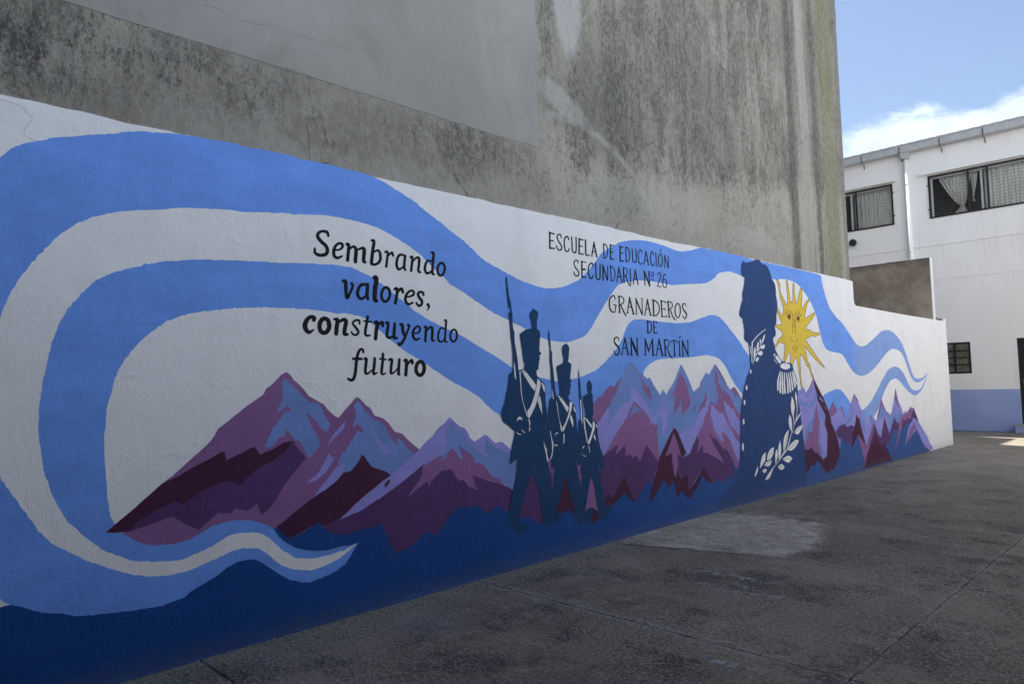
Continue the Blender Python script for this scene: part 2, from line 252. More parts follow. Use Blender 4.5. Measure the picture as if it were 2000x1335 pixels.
['mtC','steel',0,[6221,1354,6268,1314,6322,1285,6399,1256,6343,1271,6255,1282,6242,1260,6187,1256,6120,1211,6156,1267,6191,1317]],
['mtC','mauve',0,[6328,1648,6376,1605,6440,1544,6472,1510,6497,1533,6517,1489,6539,1382,6489,1410,6424,1465,6393,1519,6364,1592]],
['mtC','lilac',0,[6776,1400,6804,1315,6847,1251,6835,1183,6795,1101,6718,969,6719,1075,6733,1188,6681,1214,6625,1171,6477,1120,6506,1163,6602,1225,6686,1282,6745,1348]],
['mtC','mauve',0,[7134,1685,7188,1625,7242,1560,7294,1495,7280,1471,7311,1390,7321,1326,7295,1287,7218,1242,7156,1198,7124,1168,7133,1286,7120,1396,7100,1326,7016,1251,6934,1193,6968,1277,6993,1369,7001,1439,6941,1391,6959,1441,6998,1494,7037,1532]],
['mtC','mauve',0,[7912,1708,7979,1623,7973,1555,8027,1503,8079,1425,8224,1404,8350,1252,8491,1132,8486,790,8458,496,7560,584,7252,733,7434,934,7584,1070,7606,1143,7641,1182,7707,1212,7728,1277,7782,1337,7907,1274,7968,1403,7924,1472,7938,1530,7900,1573]],
['mtC','lilac',0,[7787,1300,7872,1246,7982,1182,8065,1170,8111,1108,8172,1028,8219,973,8301,908,8331,854,8414,796,8463,740,8413,518,8278,698,8222,819,8158,866,8110,912,8011,944,7975,1006,8009,919,8042,815,7938,865,7878,936,7833,989,7809,991,7808,1074,7764,1135,7761,1185]],
['mtC','lilac',0,[8088,1331,8160,1277,8227,1248,8283,1198,8339,1231,8343,1174,8407,1101,8490,1027,8465,853,8372,912,8340,957,8221,999,8178,1096,8120,1210]],
['mtC','lilac',0,[7702,1344,7730,1294,7691,1213,7623,1158,7584,1070,7434,942,7336,845,7285,774,7266,724,7182,783,7131,877,7052,976,7187,1030,7275,1025,7335,1029,7433,1111,7502,1205,7585,1275,7614,1249,7649,1280]],
['mtC','mauve',0,[7680,1469,7695,1361,7651,1305,7622,1249,7609,1278,7517,1204,7493,1197,7522,1269,7623,1347]],
['mtC','mauve',0,[7464,1308,7395,1218,7372,1211,7400,1274]],
['mtC','mauve',0,[7608,1553,7564,1493,7567,1530]],
['mtC','mauve',0,[7921,1778,7980,1734,8074,1648,8183,1526,8164,1513,8039,1639,7961,1708,7939,1742]],
['mtC','mauve',0,[8272,1454,8372,1491,8472,1405,8555,1323,8434,1389,8387,1364,8348,1418]],
['mtC','mauve',0,[8086,1502,8141,1441,8189,1401,8103,1399]],
['mtC','mauve',0,[7940,871,8031,815,8039,902,8135,876,8224,771,8401,538,8420,476,8376,441,8281,520,8174,657,8064,750,8042,718]],
['mtC','plum',0,[5612,859,5663,859,5910,965,5864,856,6030,940,6023,826,6114,839,6153,798,6189,815,6245,798,6277,745,6404,914,6622,712,6612,675,6545,579,6506,448,6342,417,6179,323,5661,370,5602,681]],
['mtC','maroon',0,[6959,1068,7023,1009,7186,758,7099,712,6988,655,6993,610,7057,479,7201,517,7188,348,7265,356,7356,418,7536,570,7728,376,7743,337,7631,312,7503,392,7211,210,6958,252,6792,379,6383,270,6493,475,6612,675,6640,758,6765,886,6919,1033]],
['mtC','mauve',0,[6941,1005,7007,903,7083,713,7005,769,6996,654,6952,500,6916,557,6893,682,6885,784,6756,756,6826,846]],
['mtC','plum',0,[7432,926,7472,881,7417,742,7557,824,7558,726,7630,724,7718,688,7863,637,8028,564,7924,689,7785,825,7705,973,7773,902,7882,856,8042,718,8064,750,8174,657,8282,530,8254,336,8095,325,7816,309,7706,332,7728,376,7536,570,7265,356,7188,348,7201,517,7065,478,7001,610,7003,751,7091,708,7253,743]],
['mtC','maroon',0,[5638,412,5731,478,5787,435,5876,507,5991,627,6065,501,6166,349,6157,318,5992,421,5787,336,5646,333]],
['mtC','maroon',0,[5078,746,5223,327,5172,320,5044,374,4928,412,5009,556]],
['mtC','maroon',0,[5474,378,5578,319,5556,255,5465,217,5397,261]],
['mtD','lilac',0,[10098,1361,10334,1407,10435,1440,10524,1361,10601,1407,10710,1476,10795,1578,10849,1534,10955,1435,11116,1283,11198,1206,11319,1058,11479,1189,11653,1043,11844,1111,11988,865,12112,963,12260,1141,12406,1289,12482,1193,12537,1198,12598,1115,12709,1002,12818,860,12911,677,12915,685,13090,913,13218,824,13256,841,13373,784,13678,1177,13917,905,13978,922,14121,849,14189,899,14375,1160,14475,1334,14623,1057,14698,1013,14837,848,14973,888,15051,845,15293,963,15375,922,15458,933,15732,639,15980,465,16285,290,16359,174,16582,37,16379,27,15171,83,12659,74,10230,199,9979,339]],
['mtD','steel',0,[10231,1346,10445,1405,10546,1313,10701,1404,10768,1475,10772,1390,10601,1293,10530,1295,10427,1370,10283,1321]],
['mtD','steel',0,[10250,1275,10358,1260,10463,1209,10549,1217,10598,1156,10754,1246,10892,1412,10909,1314,10882,1217,10711,1139,10595,1132,10543,1170,10428,1151,10293,1180]],
['mtD','steel',0,[10894,1193,10786,991,10699,810,10551,778,10415,588,10359,581,10412,787,10599,930,10721,983]],
['mtD','steel',0,[10923,1191,11027,1065,11183,971,11136,850,10985,969]],
['mtD','steel',0,[10919,924,10959,776,10923,608,11152,345,11021,321,10953,376,10849,614]],
['mtD','mauve',0,[10879,1193,10906,1058,10962,909,10896,743,10874,576,10992,336,10816,352,10325,525,10389,602,10506,758,10682,793,10784,1028]],
['mtD','mauve',0,[10524,1361,10601,1407,10710,1476,10795,1578,10800,1541,10737,1464,10629,1406]],
['mtD','maroon',0,[10809,1565,10854,1528,10954,1429,11116,1277,11304,1065,11393,910,11388,873,11540,700,11648,541,11670,412,11630,289,11377,89,11271,125,11126,79,10781,307,10638,215,10558,258,10464,186,10377,160,10340,536,10533,520,10609,555,10726,450,10758,477,11021,321,11118,367,11152,345,11225,709,11136,850,11184,983,11035,1126,10900,1241,10911,1326,10835,1425]],
['mtD','lilac',0,[11010,1280,11142,1202,11120,1194,10985,1253]],
['mtD','lilac',0,[11161,1158,11248,1065,11213,1081]],
['mtD','lilac',0,[11393,910,11688,589,11691,423,11648,541,11540,700]],
['mtD','mauve',0,[11314,1027,11479,1189,11653,1043,11463,957,11354,969]],
['mtD','mauve',0,[11669,1042,11844,1111,11989,869,11947,887,11822,1074]],
['mtD','mauve',0,[12147,961,12259,1134,12406,1289,12537,1195,12590,1115,12527,1131,12491,1179,12409,1256,12283,1127]],
['mtD','steel',0,[12409,1069,12321,953,12235,851,12020,798,11991,839,12137,896,12337,1058]],
['mtD','steel',0,[11514,740,11685,805,11958,847,12122,792,11817,797]],
['mtD','steel',0,[12551,1049,12607,939,12762,741,12853,599,12783,631,12619,776]],
['mtD','plum',0,[11542,713,11734,802,11783,793,11920,817,12047,751,12173,783,12326,747,12257,639,12123,439,12045,498,11904,470,11788,594,11672,590,11598,646]],
['mtD','maroon',0,[12115,388,12257,639,12366,778,12463,946,12525,876,12563,887,12617,763,12822,397,12483,597,12286,479]],
['mtD','mauve',0,[12445,587,12656,531,12839,389,12998,548,13053,558,13054,420,12735,80,12617,279]],
['mtD','maroon',0,[12519,844,12608,778,12713,588,12818,396,12665,493,12574,555,12482,604]],
['mtD','mauve',0,[12573,549,12694,467,12833,382,13016,554,13167,733,13277,745,13204,630,12911,327,12721,98,12600,292]],
['mtD','steel',0,[13127,810,13372,778,13260,753,13146,709]],
['mtD','steel',0,[13659,1067,13537,891,13407,770,13676,832,13800,891,14009,762,14100,837,13811,956]],
['mtD','steel',0,[14183,859,14410,1010,14471,900,14723,915,14619,688,14513,674,14332,798,14141,622,14004,512,13988,645]],
['mtD','lilac',0,[14360,959,14594,894,14462,846]],
['mtD','plum',0,[13276,739,13410,565,13559,465,13789,826,14004,512,14098,598,14312,799,14474,683,14617,675,14703,807,14567,514,14250,562,14047,417,13954,332,13779,319,13549,293,13040,266,12886,279,13118,535]],
['mtD','maroon',0,[13284,567,13550,299,13713,377,13812,291,14110,-10,14125,-38,12679,-68,12614,-49,12869,281,12979,321]],
['mtD','mauve',0,[14831,814,15051,845,15285,919,15396,914,15243,695,15033,748,14935,684,14756,749]],
['mtD','mauve',0,[14470,1307,14522,1183,14624,947,14495,1034,14426,1105,14383,1133]],
['mtD','mauve',0,[13675,1164,13736,1077,13924,905,13897,900,13726,1018,13677,1059,13510,841,13444,819]],
['mtD','mauve',0,[13090,913,13218,824,13197,807,13084,875]],
['mtD','mauve',0,[14121,849,14189,899,14227,884,14158,834]],
['mtD','plum',0,[14757,756,14936,691,15035,755,15231,703,15458,933,15732,639,15450,726,15279,651,15230,625,15015,652,14820,525,14677,548]],
['mtD','base',0,[14110,-10,13976,120,13861,241,13800,331,13945,346,14049,430,14164,528,14255,588,14509,539,14723,573,14825,552,15022,686,15235,653,15033,512,14830,229,14994,306,15229,387,15566,499,15687,412,15885,225,16053,110,16353,23,16063,-81,14096,-88]],
['mtD','mauve',0,[14686,828,14816,801,14743,681,14532,436,14200,167,14374,353,14543,611]],
['mtD','mauve',0,[15437,656,15576,505,15382,489,15274,390,15182,376,14855,248,15012,402,15214,542,15332,577]],
['mtD','lilac',0,[15407,736,15730,632,16260,292,16359,174,16582,37,16352,19,16053,110,15771,363,15578,562,15459,655,15268,595,15219,570,14829,222,15033,512,15232,639,15301,649]],
['mtD','steel',0,[15448,712,15729,625,15889,485,15624,559]],
['ground','base',0,[-16,-10,-16,704,721,544,762,546,839,507,907,472,991,447,1056,420,1137,404,1274,388,1370,378,1494,370,1624,389,1685,425,1767,455,1823,478,1852,497,1880,512,1939,533,1991,537,2058,530,2097,506,2151,463,2213,413,2294,352,2359,327,2435,304,2495,310,2619,332,2724,374,2776,436,2830,504,2768,498,2685,505,2612,494,2515,504,2429,523,2353,552,2304,579,2255,621,2216,665,2192,703,2212,707,2288,623,2388,645,2526,691,2543,651,2587,612,2704,577,2807,584,2894,595,2947,577,3018,615,3042,571,3091,463,3092,458,3149,366,3210,385,3248,378,3335,424,3405,467,3455,478,3485,461,3519,432,3550,451,3587,484,3647,547,3717,602,3772,631,3826,615,3914,591,3949,619,4004,578,4089,522,4143,550,4198,581,4251,543,4316,499,4457,430,4514,422,4554,433,4650,378,4743,333,4893,348,5044,388,5111,411,5175,366,5228,322,5409,266,5465,228,5526,252,5557,270,5688,318,5783,358,5868,392,5782,361,5884,411,5993,449,6072,386,6158,334,6255,403,6408,535,6490,477,6398,281,6530,360,6650,465,6715,509,6810,415,6894,480,6960,283,7054,342,7132,274,7213,237,7294,289,7404,367,7510,470,7602,395,7791,345,7834,411,7934,362,8035,317,8101,401,8227,363,8280,510,8366,452,9054,304,10396,199,10468,220,10577,297,10658,254,10785,343,10921,246,11129,103,11276,161,11367,133,11617,316,11683,437,11762,647,11908,495,12016,539,12152,404,12465,598,12621,305,12720,108,12639,-58,12639,-10]],
['so1','navy',2,[4710,2283,4735,2272,4770,2259,4770,2214,4753,2171,4750,2099,4780,2085,4793,2058,4785,2010,4772,1901,4801,1872,4796,1863,4770,1862,4775,1858,4773,1826,4779,1820,4765,1804,4762,1778,4757,1759,4752,1728,4730,1719,4726,1690,4739,1665,4783,1630,4824,1600,4836,1562,4837,1467,4846,1371,4860,1257,4884,1167,4909,1082,4901,1096,4904,1053,4907,989,4888,928,4850,882,4852,826,4878,698,4890,613,4901,521,4928,412,5002,416,5039,389,5021,350,4924,329,4819,314,4753,335,4743,439,4736,529,4702,656,4633,814,4585,725,4532,630,4479,503,4457,420,4474,385,4541,351,4568,316,4490,296,4424,307,4369,355,4321,421,4319,493,4335,543,4371,650,4402,726,4436,848,4444,944,4353,906,4376,1027,4419,1150,4422,1172,4427,1184,4361,1236,4288,1282,4265,1331,4283,1390,4310,1436,4339,1531,4363,1615,4369,1681,4396,1702,4417,1710,4495,1723,4562,1732,4571,1760,4581,1775,4560,1803,4553,1859,4552,1857,4543,1939,4529,1997,4523,2044,4544,2059,4621,2091,4681,2096,4679,2156,4663,2191,4663,2239,4688,2267]],
['so2','navy',2,[5148,1976,5182,1953,5197,1924,5188,1888,5182,1847,5171,1800,5210,1782,5216,1765,5207,1712,5194,1641,5217,1611,5196,1597,5204,1568,5190,1550,5183,1507,5178,1486,5162,1475,5162,1449,5205,1412,5249,1375,5262,1358,5259,1311,5265,1240,5274,1152,5287,1086,5296,1050,5311,985,5322,931,5323,890,5308,827,5293,805,5266,807,5240,845,5253,800,5290,644,5298,584,5327,464,5350,359,5415,385,5473,374,5471,327,5409,270,5280,231,5238,296,5223,330,5159,501,5078,746,5009,556,4928,412,4894,584,4910,722,4936,828,4888,809,4886,872,4904,938,4920,993,4926,1038,4905,1102,4885,1159,4864,1262,4868,1341,4878,1379,4884,1424,4903,1458,4929,1471,4989,1478,5033,1493,5038,1516,5028,1586,5014,1661,5001,1742,5010,1759,5099,1788,5106,1835,5094,1858,5090,1928,5098,1951]],
['so3','navy',2,[5475,1622,5511,1588,5519,1558,5508,1492,5526,1476,5525,1406,5537,1358,5522,1347,5530,1310,5513,1269,5503,1257,5516,1233,5567,1200,5585,1168,5582,1120,5592,1035,5621,942,5656,866,5666,780,5654,733,5628,714,5609,731,5593,781,5581,830,5567,868,5591,757,5599,706,5627,552,5657,420,5678,357,5753,373,5783,350,5736,288,5609,232,5574,252,5557,277,5534,399,5497,590,5460,676,5426,598,5350,359,5313,429,5299,591,5322,713,5300,719,5309,795,5326,903,5327,901,5312,996,5293,1080,5296,1227,5324,1243,5367,1259,5410,1283,5399,1340,5379,1401,5376,1442,5386,1465,5458,1490,5443,1554,5449,1589]],
['mu1','navy',0,[4375,2550,4383,2543,4388,2480,4402,2376,4423,2320,4429,2273,4435,2227,4436,2198,4442,2088,4457,2060,4458,1961,4480,1870,4495,1723,4515,1668,4420,1669,4426,1870,4417,1960,4407,2018,4400,2144,4391,2225,4416,2247,4408,2266,4387,2277,4382,2317,4374,2421,4367,2501,4369,2545]],
['mu2','navy',0,[4909,2094,4918,2080,4917,2011,4930,1977,4930,1908,4946,1885,4944,1816,4957,1713,4969,1598,4985,1483,4988,1455,4944,1445,4934,1491,4929,1571,4920,1656,4916,1748,4909,1828,4912,1862,4911,1925,4905,1982,4900,2057]],
['mu3','navy',0,[5320,1744,5330,1675,5342,1597,5342,1502,5357,1431,5362,1265,5354,1194,5334,1254,5329,1334,5317,1456,5314,1545,5315,1616,5315,1699]],
['be1','white',2,[4530,1709,4570,1726,4579,1719,4547,1698]],
['be1','white',2,[4551,1692,4583,1710,4647,1654,4717,1584,4696,1531,4644,1579]],
['be1','white',2,[4738,1646,4778,1614,4771,1570,4720,1439,4671,1360,4614,1292,4597,1302,4590,1355,4637,1399,4695,1503,4721,1577]],
['be1','white',2,[4504,1714,4518,1711,4524,1575,4537,1452,4565,1384,4589,1327,4597,1305,4584,1312,4556,1384,4525,1477,4512,1594]],
['be1','white',2,[4754,1495,4775,1444,4786,1317,4754,1382,4729,1439]],
['be1','white',2,[4787,1607,4805,1604,4831,1562,4825,1515,4803,1557]],
['be1','white',2,[4454,1267,4466,1303,4492,1312,4518,1300,4526,1278,4500,1292,4478,1287]],
['be1','white',2,[4596,1287,4614,1283,4626,1251,4616,1221,4624,1190,4601,1170,4611,1215,4609,1258]],
['be1','white',2,[4510,1203,4530,1180,4561,1169,4539,1166,4513,1188]],
['be1','white',2,[4444,1183,4469,1166,4508,1157,4494,1150,4460,1161]],
['be1','white',2,[4438,1806,4453,1736,4460,1635,4445,1656,4439,1729]],
['be1','white',2,[4791,1079,4810,1032,4834,995,4832,961,4855,892,4836,880,4821,948,4804,1012]],
['be2','white',2,[4881,1165,4893,1153,4907,1085,4926,1038,4920,993,4909,949,4899,916,4878,910,4901,961,4905,1034,4898,1085]],
['be2','white',0,[5004,1474,5028,1483,5038,1470,5018,1461]],
['be2','white',0,[5022,1454,5053,1465,5154,1365,5155,1357,5134,1320,5088,1377]],
['be2','white',2,[5175,1423,5214,1401,5193,1338,5144,1253,5068,1139,5058,1154,5061,1180,5108,1232,5156,1322]],
['be2','white',2,[4983,1444,4994,1409,5008,1329,5021,1254,5053,1177,5051,1143,5038,1149,5017,1248,4999,1335,4986,1410]],
['be2','white',2,[5186,1297,5215,1237,5210,1173,5187,1221,5167,1269]],
['be2','white',2,[5231,1377,5248,1359,5257,1323,5250,1312,5229,1342]],
['be2','white',2,[4942,1105,4960,1135,4986,1142,5001,1126,4977,1132,4960,1123]],
['be2','white',2,[5069,1122,5086,1118,5083,1078,5076,1038,5050,1030,5065,1044,5070,1084]],
['be2','white',2,[4933,1043,4955,1026,4989,1025,4967,1012,4942,1025]],
['be2','white',0,[4932,1548,4943,1496,4951,1450,4940,1451,4931,1496]],
['be3','white',2,[5367,1256,5390,1260,5404,1257,5399,1245]],
['be3','white',2,[5398,1242,5417,1247,5497,1174,5486,1149]],
['be3','white',2,[5511,1218,5543,1198,5535,1141,5493,1066,5446,995,5421,1002,5424,1020,5465,1074,5502,1149]],
['be3','white',2,[5369,1252,5385,1252,5395,1168,5416,1047,5419,1012,5410,1018,5387,1115,5373,1193]],
['be3','white',2,[5531,1090,5549,1038,5543,1019,5517,1064]],
['be3','white',2,[5552,1191,5580,1163,5576,1139,5561,1164]],
['be3','white',2,[5337,959,5352,978,5376,985,5356,966]],
['be3','white',2,[5424,987,5439,980,5453,932,5437,903,5443,938]],
['be3','white',2,[5329,930,5335,906,5357,892,5399,888,5380,882,5348,890,5328,913]],
['be3','white',2,[5329,1432,5343,1432,5349,1283,5351,1194,5338,1236]],
['sun','yellow',0,[9720,2973,9775,2978,9824,2920,9822,2821,9862,2766,10004,2630,10048,2653,10052,2721,10042,2879,10035,2987,10074,2995,10096,2942,10118,2800,10143,2680,10220,2685,10236,2792,10254,2946,10282,2969,10306,2954,10297,2813,10317,2763,10317,2678,10365,2672,10403,2743,10513,2914,10561,2892,10547,2779,10510,2638,10526,2605,10704,2728,10781,2763,10815,2748,10731,2695,10667,2595,10605,2505,10630,2459,10716,2493,10978,2572,10997,2551,10881,2474,10634,2324,10631,2318,10649,2297,10773,2293,10873,2261,11000,2256,11131,2263,11138,2234,11038,2217,10950,2193,10846,2212,10695,2169,10622,2162,10608,2128,10722,2052,10936,1915,11116,1810,11278,1708,11069,1784,10828,1897,10566,2032,10552,1998,10585,1938,10631,1818,10707,1766,10754,1645,10821,1592,10834,1531,10729,1611,10680,1714,10584,1766,10514,1852,10432,1919,10379,1893,10368,1800,10365,1614,10392,1424,10362,1425,10311,1657,10258,1867,10191,1875,10177,1833,10102,1767,10037,1783,10062,1916,10000,1952,9957,1898,9872,1808,9827,1812,9899,2045,9873,2065,9738,2083,9663,2057,9623,2016,9560,2007,9564,2039,9609,2048,9689,2122,9821,2175,9810,2240,9619,2306,9613,2334,9693,2329,9811,2330,9825,2371,9777,2416,9697,2510,9704,2608,9753,2529,9856,2465,9912,2554,9875,2635,9813,2738,9775,2891]],
['off','officer',2,[8762,3141,8800,3130,8838,3119,8880,3134,8994,3154,9070,3173,9113,3193,9180,3200,9246,3187,9293,3152,9379,3153,9462,3125,9525,3058,9562,2988,9568,2964,9635,2929,9673,2867,9684,2803,9677,2737,9704,2657,9699,2559,9666,2476,9644,2353,9604,2311,9614,2338,9592,2297,9618,2209,9586,2160,9531,2147,9518,2102,9555,2039,9582,1967,9664,1896,9747,1832,9835,1807,10020,1795,10102,1767,10115,1717,10155,1650,10221,1549,10229,1457,10229,1392,10216,1284,10271,1091,10300,923,10329,754,10359,594,10357,496,10379,194,10356,-27,9322,-14,8939,-17,8397,-5,7823,22,7824,32,7879,114,7981,177,8098,225,8249,306,8347,409,8385,499,8423,589,8451,804,8463,926,8473,1035,8513,1216,8572,1361,8630,1486,8651,1521,8714,1617,8802,1707,8823,1760,8817,1858,8811,1964,8804,2048,8706,2091,8686,2128,8701,2204,8684,2271,8717,2287,8679,2301,8676,2346,8673,2299,8672,2374,8642,2376,8591,2408,8586,2438,8624,2515,8697,2633,8692,2693,8755,2827,8779,2913,8757,2934,8724,2916,8704,2945,8694,3005,8710,3090]],
['col','white',2,[9318,2263,9300,2247,9090,2162,8917,2065,8896,1935,8875,1805,8859,1805,8872,1935,8888,2065,9074,2169]],
['col','white',2,[9276,2187,9283,2168,9215,2079,9170,2051,9163,2063,9221,2142]],
['col','white',2,[9135,2121,9158,2102,9135,2039,9118,2039,9116,2093]],
['col','white',2,[9065,2080,9094,2046,9062,1968,9018,1944,9025,2014]],
['col','white',2,[8968,2009,8996,1967,8973,1897,8936,1851,8924,1897,8939,1966]],
['col','white',2,[9141,2016,9262,2049,9249,2002,9204,1982,9138,1984]],
['col','white',2,[9049,1921,9118,1957,9184,1946,9180,1907,9112,1891,9047,1906]],
['col','white',2,[8976,1844,9044,1871,9075,1860,9021,1809,8965,1821]],
['col','white',2,[9161,2047,9177,2040,9050,1937,8943,1836,8888,1775,8881,1779,8927,1844,9035,1944]],
['col','white',2,[8824,2014,8848,2010,8851,1912,8835,1911]],
['epa','white',0,[9514,1910,9543,1927,9573,1911,9538,1883,9512,1890]],
['epa','white',0,[9545,1871,9620,1903,9745,1815,9687,1779]],
['epa','white',0,[9516,1843,9530,1845,9607,1787,9598,1783]],
['epa','white',0,[10024,1742,10012,1728,9985,1716,9946,1708,9899,1703,9849,1703,9800,1707,9757,1716,9725,1727,9706,1740,9702,1754,9714,1767,9740,1779,9778,1787,9825,1792,9875,1793,9924,1789,9968,1781,10001,1769,10021,1756]],
['epa','white',0,[9680,1682,9701,1682,9623,1544,9614,1427,9599,1407,9578,1408,9568,1428,9579,1545]],
['epa','white',0,[9708,1666,9730,1666,9689,1517,9681,1389,9666,1369,9645,1370,9635,1390,9644,1518]],
['epa','white',0,[9754,1666,9775,1665,9752,1510,9761,1374,9746,1355,9724,1355,9714,1376,9707,1511]],
['epa','white',0,[9817,1661,9839,1661,9819,1509,9833,1377,9818,1357,9796,1357,9785,1378,9773,1510]],
['epa','white',0,[9871,1652,9893,1652,9929,1505,9931,1378,9916,1358,9893,1359,9883,1379,9882,1505]],
['epa','white',0,[9933,1656,9955,1656,9998,1514,10007,1392,9992,1372,9969,1373,9959,1394,9951,1514]],
['epa','white',0,[9993,1664,10016,1664,10068,1529,10086,1415,10070,1395,10047,1395,10037,1416,10020,1530]],
['epa','white',0,[10051,1672,10074,1671,10137,1553,10167,1454,10151,1434,10128,1435,10117,1456,10089,1553]],
['epa','white',0,[10081,1684,10104,1684,10179,1579,10220,1495,10204,1474,10181,1475,10170,1496,10131,1580]],
['but','white',0,[8844,1680,8839,1665,8831,1654,8820,1650,8810,1654,8804,1665,8802,1680,8807,1695,8815,1706,8826,1710,8836,1706,8842,1695]],
['but','white',0,[8716,1471,8711,1454,8701,1442,8689,1438,8678,1443,8671,1455,8669,1472,8674,1489,8684,1501,8696,1505,8707,1500,8714,1488]],
['but','white',0,[8716,1471,8711,1454,8701,1442,8688,1438,8676,1443,8668,1455,8666,1472,8671,1489,8681,1501,8694,1505,8706,1500,8714,1488]],
['but','white',0,[8638,1283,8634,1265,8624,1252,8612,1248,8601,1253,8594,1266,8592,1284,8597,1302,8607,1315,8619,1319,8630,1314,8637,1300]],
['but','white',0,[8590,1037,8585,1018,8576,1005,8564,1000,8553,1006,8546,1020,8545,1040,8549,1058,8559,1072,8571,1076,8582,1071,8589,1056]],
['but','white',0,[8543,719,8537,693,8526,675,8514,669,8502,677,8495,697,8495,723,8500,749,8511,767,8524,773,8535,766,8542,746]],
['lau','white',2,[10020,1320,10078,1248,10097,1165,10053,1035,10056,928,10041,929,10028,1016,9984,1096,9977,1194]],
['lau','white',2,[10147,1386,10190,1310,10186,1227,10187,1119,10142,981,10101,959,10165,1096,10159,1212,10131,1295]],
['lau','white',2,[9916,1066,9973,998,9978,908,9952,813,9895,889,9878,979]],
['lau','white',2,[10319,1084,10244,1025,10057,912,9989,810,9968,795,9938,773,9881,688,9816,597,9777,580,9799,614,9887,736,9993,842,10060,936,10226,1043]],
['lau','white',2,[10045,806,10127,858,10306,893,10349,886,10279,832,10175,769,10080,779]],
['lau','white',2,[9864,855,9847,787,9766,641,9673,545,9677,687,9747,794]],
['lau','white',2,[9795,578,9875,632,10051,692,10174,686,10140,644,10019,580,9904,557]],
['lau','white',2,[9578,728,9602,624,9573,523,9513,466,9507,568,9515,638]],
['lau','white',2,[9469,619,9485,531,9421,420,9404,422,9407,530,9430,583]],
['lau','white',2,[9385,649,9350,559,9240,491,9157,495,9198,572,9272,627]],
['lau','white',2,[9142,600,9106,489,8949,402,8992,499,9048,570]],
['lau','white',2,[9307,477,9250,421,9189,408,9075,431,9137,470]],
['lau','white',2,[8905,444,8881,368,8804,309,8798,332,8844,394]],
['lau','white',2,[9087,388,9151,362,9073,329,9010,362]],
['lau','white',2,[9796,584,9681,530,9493,437,9328,359,9215,256,9079,235,9152,294,9294,363,9457,432,9646,541,9760,587]],
['lau','white',2,[9620,464,9767,494,9858,486,9937,443,9802,397,9688,434]],
['lau','white',2,[9469,376,9559,403,9629,388,9678,347,9594,318,9517,340]],
['face','brown',0,[10133,2465,10126,2449,10108,2436,10084,2427,10059,2426,10037,2432,10023,2444,10019,2460,10026,2476,10043,2490,10067,2498,10093,2499,10115,2493,10129,2481]],
['face','brown',0,[10432,2454,10425,2438,10408,2425,10386,2417,10362,2416,10342,2422,10328,2434,10325,2449,10332,2465,10348,2478,10370,2486,10394,2487,10415,2481,10429,2469]]]
